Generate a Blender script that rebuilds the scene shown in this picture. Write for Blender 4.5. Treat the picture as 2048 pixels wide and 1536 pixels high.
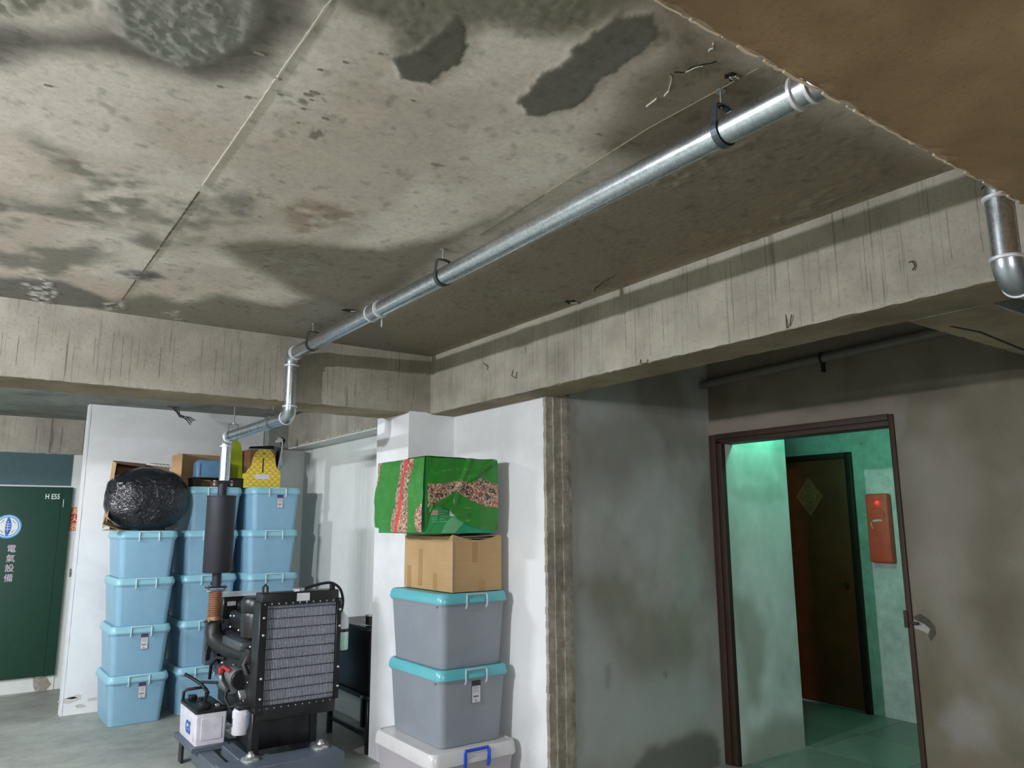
import bpy, bmesh, math, random
import numpy as np
from mathutils import Vector, Matrix, noise as mnoise
random.seed(7)
R_ = np.random.RandomState(11)
sc = bpy.context.scene
for o in list(bpy.data.objects): bpy.data.objects.remove(o)
COL = sc.collection

# ------------------------------------------------------------------ camera
F_PX = 1512.64
RM = np.array([[0.8133674938, -0.5817331696, -0.0044541474],
               [-0.1014677176, -0.1494008834, 0.9835566472],
               [0.5728329794, 0.7995410530, 0.1805449590]])   # right, up, forward
CAM = np.array([0.0, 0.0, 1.55])
cam = bpy.data.cameras.new('camera'); cam_o = bpy.data.objects.new('camera', cam); COL.objects.link(cam_o)
cam.sensor_fit = 'HORIZONTAL'; cam.sensor_width = 36.0; cam.lens = F_PX / 2048 * 36.0; cam.clip_start = 0.02
m = Matrix.Identity(4)
for i in range(3):
    m[i][0], m[i][1], m[i][2], m[i][3] = RM[0][i], RM[1][i], -RM[2][i], CAM[i]
cam_o.matrix_world = m
sc.camera = cam_o
def on(x, y, ax, v):
    """point where the ray of photo pixel (x, y) meets the plane ax = v"""
    d = RM.T @ np.array([(x - 1024) / F_PX, (768 - y) / F_PX, 1.0])
    i = 'XYZ'.index(ax)
    return CAM + d * (v - CAM[i]) / d[i]

# ------------------------------------------------------------------ world, lights, exposure
w = bpy.data.worlds.new('world'); sc.world = w; w.use_nodes = True
w.node_tree.nodes['Background'].inputs[0].default_value = (0.75, 0.85, 1.0, 1)
w.node_tree.nodes['Background'].inputs[1].default_value = 0.0
sc.view_settings.view_transform = 'Standard'; sc.view_settings.look = 'None'
sc.view_settings.gamma = 1.0; sc.view_settings.use_curve_mapping = False
sc.view_settings.exposure = -0.26
def lamp(name, loc, watts, col, rad):
    l = bpy.data.lights.new(name, 'POINT'); l.energy = watts; l.color = col; l.shadow_soft_size = rad
    o = bpy.data.objects.new(name, l); COL.objects.link(o); o.location = loc; return o
lamp('main_lamp', (-2.3, 2.80, 2.42), 580, (0.90, 0.908, 1.0), 0.035)
for yy in (5.10, 5.34, 5.58, 5.82):      # unseen fill light behind the rear beam, spread to soften shadows
    lamp('far_bay_fill', (-1.9, yy, 2.55), 105, (0.87, 0.90, 1.0), 0.04)
lamp('near_bay_fill', (-0.8, -2.6, 2.24), 430, (0.88, 0.90, 1.0), 0.12)  # unseen fill light, added to brighten the recess wall
lamp('hall_lamp', (4.60, 3.20, 2.50), 23, (0.20, 1.0, 0.68), 0.05)

# ------------------------------------------------------------------ measurements (metres)
ZC, ZB = 2.698, 2.290           # slab soffit, beam soffit
YA, XB = 4.547, 2.560           # rear beam face, right beam face
ZC2 = 2.600                     # slab soffit behind the rear beam
YW, YG = 7.548, 8.800           # white partition, wall with the green door
XW, YR, XD = 2.753, 3.500, 4.213
XP = 2.396
YD = 0.668                      # near beam edge

# ------------------------------------------------------------------ helpers
def lin(c):
    c = c / 255.0
    return c / 12.92 if c <= 0.04045 else ((c + 0.055) / 1.055) ** 2.4
def S(r, g, b): return (lin(r), lin(g), lin(b), 1.0)

class NT:
    def __init__(s, name):
        s.m = bpy.data.materials.new(name); s.m.use_nodes = True; s.t = s.m.node_tree
        s.b = s.t.nodes['Principled BSDF']
    def n(s, typ, **kw):
        nd = s.t.nodes.new(typ)
        for k, v in kw.items():
            if k.startswith('i_'): nd.inputs[k[2:].replace('_', ' ')].default_value = v
            else: setattr(nd, k, v)
        return nd
    def l(s, a, ao, b, bi): s.t.links.new(a.outputs[ao], b.inputs[bi])
    def coords(s, scale=(1, 1, 1), kind='Object'):
        tc = s.n('ShaderNodeTexCoord'); mp = s.n('ShaderNodeMapping'); mp.inputs['Scale'].default_value = scale
        if kind == 'World':
            g = s.n('ShaderNodeNewGeometry'); s.l(g, 'Position', mp, 'Vector')
        else: s.l(tc, kind, mp, 'Vector')
        return mp
    def noise(s, co, scale, detail=6, rough=0.6, dist=0.0):
        nz = s.n('ShaderNodeTexNoise'); nz.inputs['Scale'].default_value = scale
        nz.inputs['Detail'].default_value = detail; nz.inputs['Roughness'].default_value = rough
        nz.inputs['Distortion'].default_value = dist
        s.l(co, 'Vector', nz, 'Vector'); return nz
    def ramp(s, src, so, stops):
        r = s.n('ShaderNodeValToRGB'); e = r.color_ramp.elements
        while len(e) < len(stops): e.new(0.5)
        for el, (p, c) in zip(e, stops):
            el.position = p; el.color = c if len(c) == 4 else (*c, 1)
        s.l(src, so, r, 'Fac'); return r
    def mix(s, a, b, fac, mode='MIX', f=1.0):
        x = s.n('ShaderNodeMix', data_type='RGBA', blend_type=mode); x.inputs[0].default_value = f
        for src, i in ((a, 6), (b, 7)):
            if isinstance(src, tuple) and not hasattr(src[0], 'outputs'): x.inputs[i].default_value = src
            else: s.t.links.new(src[0].outputs[src[1]], x.inputs[i])
        if fac is not None: s.t.links.new(fac[0].outputs[fac[1]], x.inputs[0])
        return x
    def bump(s, src, so, strength, dist=0.01):
        b = s.n('ShaderNodeBump'); b.inputs['Strength'].default_value = strength; b.inputs['Distance'].default_value = dist
        s.l(src, so, b, 'Height'); s.l(b, 'Normal', s.b, 'Normal'); return b
    def col(s, nd, o): s.l(nd, o, s.b, 'Base Color')

def plain(name, rgb, rough=0.5, metal=0.0, var=0.12, nscale=14.0, bump=0.15, coat=0.0, trans=0.0, spec=0.5):
    """one colour with a little procedural mottling and relief"""
    t = NT(name); co = t.coords()
    nz = t.noise(co, nscale)
    c = S(*rgb)
    lo = tuple(v * (1 - var) for v in c[:3]); hi = tuple(min(1, v * (1 + var)) for v in c[:3])
    r = t.ramp(nz, 'Fac', [(0.3, lo), (0.7, hi)]); t.col(r, 'Color')
    t.b.inputs['Roughness'].default_value = rough; t.b.inputs['Metallic'].default_value = metal
    t.b.inputs['Coat Weight'].default_value = coat; t.b.inputs['Transmission Weight'].default_value = trans
    t.b.inputs['Specular IOR Level'].default_value = spec
    if bump: t.bump(t.noise(co, nscale * 6, 3), 'Fac', bump, 0.002)
    return t.m

def cement(name, a, b, c, scale=1.3, rough=0.88, fine=60, bump=0.35, streak=None, spots=None, mott=0.75):
    """mottled concrete or plaster: three tones, pits, optional drawn-out streaks along one axis"""
    t = NT(name); co = t.coords(kind='World')
    n1 = t.noise(co, scale, 8, 0.62, 0.4); n2 = t.noise(co, scale * 4.3, 6, 0.65)
    r1 = t.ramp(n1, 'Fac', [(0.32, S(*a)), (0.5, S(*b)), (0.70, S(*c))])
    r2 = t.ramp(n2, 'Fac', [(0.35, (0.78, 0.78, 0.77)), (0.65, (1.12, 1.12, 1.12))])
    mx = t.mix((r1, 'Color'), (r2, 'Color'), None, 'MULTIPLY', mott)
    cur = (mx, 2)
    n3 = t.noise(co, fine, 3, 0.6)
    r3 = t.ramp(n3, 'Fac', [(0.30, (0.72, 0.72, 0.70)), (0.42, (1, 1, 1))])
    mx = t.mix(cur, (r3, 'Color'), None, 'MULTIPLY', 0.9 * mott); cur = (mx, 2)
    if streak:
        for sx, lo, hi, dark in streak:
            cs = t.coords(sx, 'World'); ns = t.noise(cs, 1.0, 4, 0.7)
            rs = t.ramp(ns, 'Fac', [(lo, (dark, dark, dark * 0.97)), (hi, (1, 1, 1))])
            mx = t.mix(cur, (rs, 'Color'), None, 'MULTIPLY', 1.0); cur = (mx, 2)
    if spots:
        nsp = t.noise(co, spots[0], 4, 0.55)
        rs = t.ramp(nsp, 'Fac', [(spots[1], (0, 0, 0)), (spots[1] + 0.03, (1, 1, 1))])
        mx = t.mix(cur, S(*spots[2]), (rs, 'Color')); cur = (mx, 2)
    t.col(cur[0], cur[1])
    t.b.inputs['Roughness'].default_value = rough
    h = t.mix((n3, 'Fac'), (n2, 'Fac'), None, 'MIX', 0.4)
    t.bump(h, 2, bump, 0.006)
    return t.m

class MB:
    def __init__(s): s.v = []; s.f = []; s.mi = []; s.cur = 0
    def add(s, vs, fs):
        k = len(s.v); s.v += [tuple(map(float, p)) for p in vs]
        s.f += [tuple(i + k for i in f) for f in fs]; s.mi += [s.cur] * len(fs); return s
    def box(s, x0, x1, y0, y1, z0, z1):
        vs = [(x, y, z) for z in (z0, z1) for y in (y0, y1) for x in (x0, x1)]
        return s.add(vs, [(0, 2, 3, 1), (4, 5, 7, 6), (0, 1, 5, 4), (2, 6, 7, 3), (0, 4, 6, 2), (1, 3, 7, 5)])
    def rbox(s, x0, x1, y0, y1, z0, z1, r=0.005, seg=2):
        bm = bmesh.new(); bmesh.ops.create_cube(bm, size=1)
        for v in bm.verts:
            v.co = Vector(((x0 + x1) / 2 + v.co.x * (x1 - x0), (y0 + y1) / 2 + v.co.y * (y1 - y0), (z0 + z1) / 2 + v.co.z * (z1 - z0)))
        bmesh.ops.bevel(bm, geom=bm.edges[:], offset=r, segments=seg, affect='EDGES', profile=0.5)
        bm.verts.index_update()
        s.add([v.co for v in bm.verts], [[v.index for v in f.verts] for f in bm.faces]); bm.free(); return s
    def tube(s, pts, r, n=12, caps=True, rs=None):
        P = [Vector(p) for p in pts]; rings = []; ref = None
        for i, p in enumerate(P):
            d = (P[min(i + 1, len(P) - 1)] - P[max(i - 1, 0)]).normalized()
            if ref is None: ref = d.orthogonal().normalized()
            else:
                ref = ref - d * ref.dot(d)
                ref = ref.normalized() if ref.length > 1e-6 else d.orthogonal().normalized()
            b = d.cross(ref); rr = rs[i] if rs else r
            rings.append([p + (ref * math.cos(a) + b * math.sin(a)) * rr for a in (2 * math.pi * k / n for k in range(n))])
        vs = [q for rg in rings for q in rg]; fs = []
        for i in range(len(P) - 1):
            for k in range(n):
                a = i * n + k; b2 = i * n + (k + 1) % n
                fs.append((a, b2, b2 + n, a + n))
        if caps: fs += [tuple(range(n - 1, -1, -1)), tuple(range((len(P) - 1) * n, len(P) * n))]
        return s.add(vs, fs)
    def lathe(s, prof, c=(0, 0, 0), n=28, axis='Z'):
        vs = []; fs = []
        for r, h in prof:
            for k in range(n):
                a = 2 * math.pi * k / n
                p = (r * math.cos(a), r * math.sin(a), h)
                if axis == 'Y': p = (p[0], p[2], p[1])
                if axis == 'X': p = (p[2], p[0], p[1])
                vs.append((p[0] + c[0], p[1] + c[1], p[2] + c[2]))
        for i in range(len(prof) - 1):
            for k in range(n):
                a = i * n + k; b = i * n + (k + 1) % n
                fs.append((a, b, b + n, a + n))
        fs += [tuple(range(n - 1, -1, -1)), tuple(range((len(prof) - 1) * n, len(prof) * n))]
        if axis in 'Y': fs = [f[::-1] for f in fs]
        return s.add(vs, fs)
    def rloft(s, secs, c=(0, 0, 0), k=5, cap0=True, cap1=True):
        """stack of rounded rectangles: (z, width x, depth y, corner radius)"""
        vs = []; n = 4 * (k + 1)
        for z, wx, wy, r in secs:
            for q, (sx, sy) in enumerate(((1, 1), (-1, 1), (-1, -1), (1, -1))):
                for j in range(k + 1):
                    a = math.pi / 2 * (q + j / k)
                    vs.append((c[0] + sx * (wx / 2 - r) + r * math.cos(a), c[1] + sy * (wy / 2 - r) + r * math.sin(a), c[2] + z))
        fs = []
        for i in range(len(secs) - 1):
            for j in range(n):
                a = i * n + j; b = i * n + (j + 1) % n
                fs.append((a, b, b + n, a + n))
        if cap0: fs.append(tuple(range(n - 1, -1, -1)))
        if cap1: fs.append(tuple(range((len(secs) - 1) * n, len(secs) * n)))
        return s.add(vs, fs)
    def prism(s, poly, a0, a1, axis='Z'):
        """polygon extruded along an axis; poly holds the two other coordinates in XYZ order"""
        def P(u, v, h): return {'X': (h, u, v), 'Y': (u, h, v), 'Z': (u, v, h)}[axis]
        n = len(poly); vs = [P(u, v, a0) for u, v in poly] + [P(u, v, a1) for u, v in poly]
        fs = [tuple(range(n - 1, -1, -1)), tuple(range(n, 2 * n))] + [(i, (i + 1) % n, (i + 1) % n + n, i + n) for i in range(n)]
        return s.add(vs, fs)
    def build(s, name, mats, parent=None, smooth=None, loc=None):
        me = bpy.data.meshes.new(name); me.from_pydata(s.v, [], s.f); me.update()
        if not isinstance(mats, (list, tuple)): mats = [mats]
        for mt in mats: me.materials.append(mt)
        for p, i in zip(me.polygons, s.mi): p.material_index = i
        bm = bmesh.new(); bm.from_mesh(me); bmesh.ops.recalc_face_normals(bm, faces=bm.faces[:]); bm.to_mesh(me); bm.free()
        if smooth is not None:
            for p in me.polygons: p.use_smooth = True
            me.set_sharp_from_angle(angle=math.radians(smooth))
        return link(name, me, parent, loc)
def link(name, me, parent=None, loc=None):
    o = bpy.data.objects.new(name, me); COL.objects.link(o)
    if parent is not None:
        o.parent = parent; pl = parent_world(parent)
        if loc is None: o.location = (-pl[0], -pl[1], -pl[2]) if not parent.get('local') else (0, 0, 0)
        else: o.location = loc
    elif loc is not None: o.location = loc
    return o
def parent_world(o):
    v = Vector((0, 0, 0))
    while o is not None: v += o.location; o = o.parent
    return v
def thing(name, label, cat, loc, group=None, local=False, rz=0.0):
    o = bpy.data.objects.new(name, None); COL.objects.link(o); o.location = loc; o.rotation_euler.z = rz
    o.empty_display_size = 0.05
    tag(o, label, cat, group)
    if local: o['local'] = 1
    return o
def tag(o, label, cat, group=None):
    o['label'] = label; o['category'] = cat
    if group: o['group'] = group
    return o
def struct(o): o['kind'] = 'structure'; return o
def copy_tree(o, parent=None, loc=None):
    c = o.copy(); COL.objects.link(c); c.parent = parent
    if loc is not None: c.location = loc
    for ch in o.children: copy_tree(ch, c)
    return c
def text(name, body, size, mat, parent, loc, rot=(math.pi / 2, 0, 0), extrude=0.0006, sx=1.0, bold=0.0):
    cu = bpy.data.curves.new(name, 'FONT'); cu.body = body; cu.size = size; cu.extrude = extrude
    cu.align_x = 'CENTER'; cu.align_y = 'CENTER'; cu.offset = bold
    cu.resolution_u = 4
    t = bpy.data.objects.new(name + '_src', cu); COL.objects.link(t)
    bpy.context.view_layer.update()
    me = bpy.data.meshes.new_from_object(t.evaluated_get(bpy.context.evaluated_depsgraph_get()))
    bpy.data.objects.remove(t); bpy.data.curves.remove(cu)
    me.name = name; me.materials.clear(); me.materials.append(mat)
    o = bpy.data.objects.new(name, me); COL.objects.link(o); o.parent = parent
    pl = parent_world(parent)
    o.location = Vector(loc) - pl; o.rotation_euler = rot; o.scale = (sx, 1, 1)
    return o

# numpy value noise
def vnoise(x, y, seed=0):
    rs = np.random.RandomState(seed); T = rs.rand(256, 256)
    xi = np.floor(x).astype(int); yi = np.floor(y).astype(int); fx = x - xi; fy = y - yi
    fx = fx * fx * (3 - 2 * fx); fy = fy * fy * (3 - 2 * fy)
    g = lambda a, b: T[a & 255, b & 255]
    return (g(xi, yi) * (1 - fx) + g(xi + 1, yi) * fx) * (1 - fy) + (g(xi, yi + 1) * (1 - fx) + g(xi + 1, yi + 1) * fx) * fy
def fbm(x, y, oct=5, seed=0, gain=0.55):
    r = 0; a = 1.0; tt = 0
    for i in range(oct):
        r = r + a * vnoise(x * 2 ** i + 17.3 * i, y * 2 ** i + 5.1 * i, seed + i); tt += a; a *= gain
    return r / tt
def sdist(x, y, poly):
    """signed distance to a polygon, negative inside"""
    d = np.full(x.shape, 1e9); ins = np.zeros(x.shape, bool); n = len(poly)
    for i in range(n):
        ax, ay = poly[i]; bx, by = poly[(i + 1) % n]
        ex, ey = bx - ax, by - ay
        t = np.clip(((x - ax) * ex + (y - ay) * ey) / (ex * ex + ey * ey + 1e-12), 0, 1)
        d = np.minimum(d, np.hypot(x - ax - t * ex, y - ay - t * ey))
        c = ((ay > y) != (by > y)) & (x < (bx - ax) * (y - ay) / (by - ay + 1e-12) + ax)
        ins ^= c
    return np.where(ins, -d, d)
def sstep(a, b, v):
    t = np.clip((v - a) / (b - a), 0, 1); return t * t * (3 - 2 * t)


# ================================================================== THE SETTING
M = {}
M['board'] = cement('board_formed_concrete', (142, 136, 122), (164, 158, 144), (180, 175, 161), 1.1, fine=70, bump=0.5,
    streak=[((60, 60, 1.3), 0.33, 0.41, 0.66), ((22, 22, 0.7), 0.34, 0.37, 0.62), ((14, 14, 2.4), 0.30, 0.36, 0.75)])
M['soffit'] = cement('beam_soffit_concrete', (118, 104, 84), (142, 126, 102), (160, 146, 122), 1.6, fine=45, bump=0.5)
M['neardark'] = cement('brown_beam_concrete', (136, 108, 78), (154, 125, 92), (168, 141, 108), 1.2, fine=90, bump=0.25, spots=(16, 0.735, (104, 80, 55)), mott=0.95)
M['slab'] = cement('far_slab_concrete', (112, 118, 112), (140, 144, 138), (160, 162, 155), 2.4, fine=50)
M['grey'] = cement('damp_cement_render', (118, 118, 108), (146, 146, 137), (166, 166, 158), 1.25, fine=110, bump=0.15, spots=(14, 0.765, (62, 60, 55)))
M['brownwall'] = cement('brown_cement_render', (104, 96, 82), (132, 124, 110), (150, 144, 132), 1.5, fine=110, bump=0.15, spots=(12, 0.78, (80, 72, 60)))
M['white'] = cement('white_emulsion', (205, 207, 206), (222, 224, 223), (232, 234, 233), 0.9, fine=8, bump=0.04, spots=(26, 0.79, (120, 118, 112)), mott=0.12)
M['offwhite'] = cement('offwhite_emulsion', (206, 210, 204), (216, 220, 214), (224, 227, 222), 0.8, fine=9, bump=0.04, spots=(22, 0.79, (150, 150, 140)), mott=0.14)
M['floor'] = cement('floor_concrete', (138, 142, 134), (158, 162, 152), (176, 179, 168), 1.6, rough=0.55, fine=24, bump=0.12)
M['hallwall'] = cement('pale_green_hall_paint', (176, 190, 184), (194, 206, 200), (206, 216, 211), 2.5, fine=20, bump=0.1, spots=(18, 0.74, (110, 124, 114)))
M['hallfloor'] = cement('hall_floor_tiles', (112, 118, 110), (128, 134, 126), (140, 146, 138), 2.0, rough=0.4, fine=24, bump=0.05)
M['raw'] = cement('raw_chipped_concrete', (128, 120, 106), (152, 144, 130), (178, 170, 156), 9.0, fine=55, bump=0.8)
M['seam_light'] = plain('light_form_seam', (196, 188, 172), 0.9)
M['seam_tan'] = plain('tan_form_seam', (150, 138, 116), 0.95)
M['seam_dark'] = plain('dark_form_seam', (92, 86, 74), 0.95)
M['chip'] = plain('chipped_plaster', (186, 180, 166), 0.95, bump=0.6)
M['hole'] = plain('near_black_hole_shade', (26, 24, 20), 0.95)  # near-black, also stands in for the shade inside holes and slots

def slab_box(name, x0, x1, y0, y1, z0, z1, mat):
    return struct(MB().box(x0, x1, y0, y1, z0, z1).build(name, mat))
slab_box('floor', -5.2, XD, -3.2, 9.0, -0.12, 0.0, M['floor'])
slab_box('wall_left', -5.2, -5.0, -3.2, 9.0, 0, 2.9, M['grey'])
slab_box('wall_near', -5.0, 6.6, -3.2, -3.0, 0, 2.9, M['grey'])
slab_box('wall_rear', -5.0, 3.0, YG, YG + 0.2, 0, 2.9, M['offwhite'])
slab_box('roof_slab', -5.2, 6.8, -3.2, 9.0, 2.90, 3.0, M['slab'])

# ---- main slab soffit: fine grid with stains, painted shade and relief
def cpoly(px): return [tuple(on(x, y, 'Z', ZC)[:2]) for x, y in px]
x0, x1, y0, y1, st = -0.9, XB + 0.02, 0.60, YA + 0.02, 0.0095
nx, ny = int((x1 - x0) / st) + 1, int((y1 - y0) / st) + 1
gx, gy = np.meshgrid(np.linspace(x0, x1, nx), np.linspace(y0, y1, ny))
wx = gx + 0.05 * (fbm(gx * 7, gy * 7, 4, 31) - 0.5) + 0.02 * (fbm(gx * 40, gy * 40, 3, 36) - 0.5)
wy = gy + 0.05 * (fbm(gx * 7, gy * 7, 4, 41) - 0.5) + 0.02 * (fbm(gx * 40, gy * 40, 3, 46) - 0.5)
n_big = fbm(gx * 2.2, gy * 2.2, 5, 3); n_mid = fbm(gx * 9, gy * 9, 5, 9); n_fin = fbm(gx * 38, gy * 38, 4, 15)
tone = np.zeros(gx.shape + (3,))
base_l = np.array([lin(220), lin(209), lin(197)]); base_d = np.array([lin(199), lin(186), lin(171)])
k = sstep(0.35, 0.65, n_big)[..., None]
tone[:] = base_d * (1 - k) + base_l * k
# browner towards the beam corner, light falloff painted into the colour
brown = np.array([lin(168), lin(150), lin(124)])
kb = (sstep(1.1, 2.4, gx) * 0.55)[..., None]
tone = tone * (1 - kb) + brown * kb
tone *= (0.90 + 0.20 * n_mid)[..., None]
hgt = 0.0016 * (n_mid - 0.5) + 0.0005 * (n_fin - 0.5)
def stain(px, colr, soft, amt, rough=0.0, warp=True, grain=None, raise_=0.0):  # blends real stains and painted shade into the slab tone
    global tone, hgt
    d = sdist(wx if warp else gx, wy if warp else gy, cpoly(px))
    mk = sstep(soft, -soft, d) * amt
    if grain is not None:
        mk = mk * sstep(grain[0], grain[1], fbm(gx * grain[2], gy * grain[2], 4, 55))
    c = np.array([lin(v) for v in colr])
    tone = tone * (1 - mk[..., None]) + c * mk[..., None]
    if rough: hgt = hgt - mk * rough * (0.4 + 1.2 * np.abs(fbm(gx * 46, gy * 46, 3, 77) - 0.5) * 4)
    if raise_: hgt = hgt - mk * raise_
BR = (98, 88, 68); DK = (82, 78, 66); GR = (104, 104, 92)
stain([(1600, 205), (1440, 268), (886, 562), (770, 622), (640, 690), (860, 716), (1920, 340), (1760, 262)], (106, 93, 72), 0.10, 0.8, rough=0.0012)  # slab right of the pipe darkened, painting in the light's falloff
stain([(1290, 0), (1330, 90), (1250, 190), (1180, 300), (1300, 330), (1440, 265), (1610, 190), (1480, 100), (1330, -30)], (104, 90, 66), 0.09, 0.8)  # brown shade beside the pipe, painted into the slab colour
stain([(640, -80), (672, 5), (700, 22), (770, 55), (790, 120), (860, 95), (900, 60), (1000, 50), (1090, 75), (1150, 66), (1250, 20), (1330, -60)], (104, 102, 84), 0.045, 0.85, rough=0.002)
stain([(-300, 30), (0, 45), (120, 62), (215, 40), (300, -90), (640, -90), (615, 60), (560, 128), (480, 165), (400, 166), (300, 136), (200, 104), (100, 104), (0, 122), (-300, 160)], (88, 85, 74), 0.06, 0.9)
stain([(205, 10), (235, 62), (300, 104), (372, 138), (440, 122), (505, 78), (528, 30), (500, -80), (220, -80)], (146, 146, 134), 0.02, 0.9, rough=0.005)
stain([(-200, -90), (-200, 30), (60, 24), (160, 6), (170, -90)], (122, 124, 104), 0.03, 0.7, rough=0.006)
stain([(785, 122), (800, 158), (860, 173), (900, 142), (936, 92), (942, 48), (922, 32), (870, 60), (828, 98)], (90, 88, 76), 0.006, 0.93, raise_=0.003)
stain([(1043, 205), (1062, 232), (1085, 236), (1150, 212), (1205, 160), (1245, 142), (1265, 120), (1318, 60), (1300, 28), (1235, 28), (1160, 82), (1105, 138), (1064, 174)], (92, 90, 78), 0.006, 0.93, raise_=0.003)
stain([(1075, 225), (1150, 170), (1250, 90), (1310, 45), (1300, 90), (1230, 140), (1160, 190)], (112, 112, 102), 0.03, 0.55)
stain([(830, 150), (880, 90), (925, 50), (920, 90), (880, 135)], (98, 96, 82), 0.03, 0.5)
stain([(430, 492), (520, 480), (640, 488), (760, 498), (900, 470), (990, 440), (880, 520), (800, 580), (720, 620), (600, 590), (510, 540)], (116, 108, 92), 0.075, 0.9)
stain([(470, 520), (560, 515), (640, 525), (650, 560), (560, 560)], (142, 140, 130), 0.03, 0.55, grain=(0.45, 0.6, 14))
stain([(160, 612), (260, 594), (300, 588), (360, 606), (400, 600), (430, 588), (560, 612), (640, 590), (720, 610), (860, 730), (500, 690)], (116, 110, 96), 0.07, 0.85)
stain([(50, 270), (180, 320), (310, 372), (300, 440), (150, 430), (120, 395), (190, 372), (90, 330)], (130, 127, 113), 0.06, 0.9, grain=(0.36, 0.64, 11))
stain([(-80, 380), (120, 410), (320, 380), (420, 372), (560, 395), (520, 440), (430, 480), (330, 495), (250, 480), (150, 560), (-80, 545)], (124, 121, 109), 0.08, 0.85, grain=(0.36, 0.66, 6))
stain([(-60, 555), (120, 560), (210, 596), (240, 620), (-60, 600)], (98, 98, 90), 0.04, 0.85)
stain([(235, 548), (262, 540), (310, 543), (335, 556), (280, 562)], (84, 80, 72), 0.03, 0.85)
stain([(255, 478), (300, 462), (334, 488), (312, 503)], (110, 106, 94), 0.045, 0.8)
stain([(560, 420), (620, 400), (760, 420), (700, 470), (580, 480)], (124, 104, 80), 0.06, 0.6, grain=(0.40, 0.62, 9))
stain([(1000, 585), (1060, 570), (1140, 600), (1080, 612), (930, 590)], (128, 122, 108), 0.04, 0.5)
stain([(45, 560), (95, 556), (118, 590), (88, 610), (60, 596)], (206, 206, 198), 0.02, 0.9, grain=(0.50, 0.56, 22), rough=0.004)
stain([(205, 606), (245, 604), (250, 618), (210, 622)], (196, 194, 184), 0.015, 0.8, grain=(0.45, 0.55, 26), rough=0.004)
stain([(325, 622), (360, 622), (372, 640), (330, 640)], (176, 174, 164), 0.015, 0.7, grain=(0.45, 0.55, 26), rough=0.003)
stain([(255, 545), (292, 545), (296, 556), (256, 556)], (190, 188, 178), 0.012, 0.7, grain=(0.45, 0.55, 30), rough=0.003)
stain([(1270, 362), (1340, 345), (1500, 280), (1560, 236), (1600, 214), (1570, 262), (1500, 300), (1340, 380)], (138, 126, 104), 0.015, 0.85, grain=(0.50, 0.56, 20), rough=0.004)
stain([(1480, 470), (1560, 430), (1660, 380), (1690, 392), (1600, 450), (1500, 490)], (132, 122, 102), 0.02, 0.8, grain=(0.50, 0.57, 24), rough=0.003)
stain([(600, 180), (640, 160), (680, 240), (640, 300), (590, 250)], (112, 104, 88), 0.02, 0.8, grain=(0.62, 0.66, 20))
pit = sstep(0.66, 0.78, fbm(gx * 26, gy * 26, 3, 90))
tone *= (1 - 0.28 * pit)[..., None]
vs = np.stack([gx, gy, ZC + hgt + 0.0014], -1).reshape(-1, 3)
idx = np.arange(nx * ny).reshape(ny, nx)
fs = np.stack([idx[:-1, :-1], idx[1:, :-1], idx[1:, 1:], idx[:-1, 1:]], -1).reshape(-1, 4)
me = bpy.data.meshes.new('ceiling'); me.from_pydata(vs.tolist(), [], fs.tolist()); me.update()
at = me.color_attributes.new('tone', 'FLOAT_COLOR', 'POINT')
at.data.foreach_set('color', np.concatenate([np.clip(tone, 0, 1), np.ones(gx.shape + (1,))], -1).astype(np.float32).ravel())
for p in me.polygons: p.use_smooth = True
t = NT('stained_slab_concrete'); a = t.n('ShaderNodeVertexColor', layer_name='tone'); co = t.coords(kind='World')
n1 = t.noise(co, 55, 5, 0.65); n2 = t.noise(co, 190, 3, 0.6)
r1 = t.ramp(n1, 'Fac', [(0.3, (0.80, 0.80, 0.79)), (0.55, (1.0, 1.0, 1.0)), (0.8, (1.12, 1.12, 1.12))])
r2 = t.ramp(n2, 'Fac', [(0.28, (0.70, 0.69, 0.66)), (0.38, (1, 1, 1))])
mx = t.mix((a, 'Color'), (r1, 'Color'), None, 'MULTIPLY', 0.9); mx = t.mix((mx, 2), (r2, 'Color'), None, 'MULTIPLY', 0.8)
t.col(mx, 2); t.b.inputs['Roughness'].default_value = 0.85
t.bump(n1, 'Fac', 0.10, 0.004); M['stained'] = t.m
me.materials.append(t.m)
ceiling = struct(link('ceiling', me))
slab_box('ceiling_slab_bay', -5.0, x0 + 0.002, -3.0, YA + 0.02, ZC + 0.004, ZC + 0.05, M['slab'])
# form seams, cracks and chips belong to the slab
def ribbon(px, wpx, mat, name, z0=ZC, drop=0.004, jit=0.0, seed=1):
    rs = random.Random(seed); P = [Vector(on(x, y, 'Z', z0)) for x, y in px]; mb = MB()
    pts = []
    for a, b in zip(P[:-1], P[1:]):
        n = max(2, int((b - a).length / 0.02))
        for i in range(n): pts.append(a.lerp(b, i / n))
    pts.append(P[-1]); L, Rr = [], []
    for i, p in enumerate(pts):
        d = (pts[min(i + 1, len(pts) - 1)] - pts[max(i - 1, 0)]).normalized(); s = Vector((-d.y, d.x, 0))
        ww = wpx * (0.6 + 0.8 * rs.random()) / 2; q = p + s * jit * (rs.random() - 0.5)
        L.append(q + s * ww); Rr.append(q - s * ww)
    n = len(pts); vs = [(*v.xy, z0 + 0.006) for v in L] + [(*v.xy, z0 - drop) for v in L] + [(*v.xy, z0 - drop) for v in Rr] + [(*v.xy, z0 + 0.006) for v in Rr]
    fs = []
    for i in range(n - 1):
        for r in range(3): fs.append((r * n + i, r * n + i + 1, (r + 1) * n + i + 1, (r + 1) * n + i))
    mb.add(vs, fs); return mb.build(name, mat, ceiling)
ribbon([(690, -40), (520, 206), (405, 372)], 0.0050, M['seam_light'], 'form_seam', drop=0.0008)
ribbon([(398, 384), (320, 494)], 0.007, M['seam_dark'], 'form_seam', drop=0.001)
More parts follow.
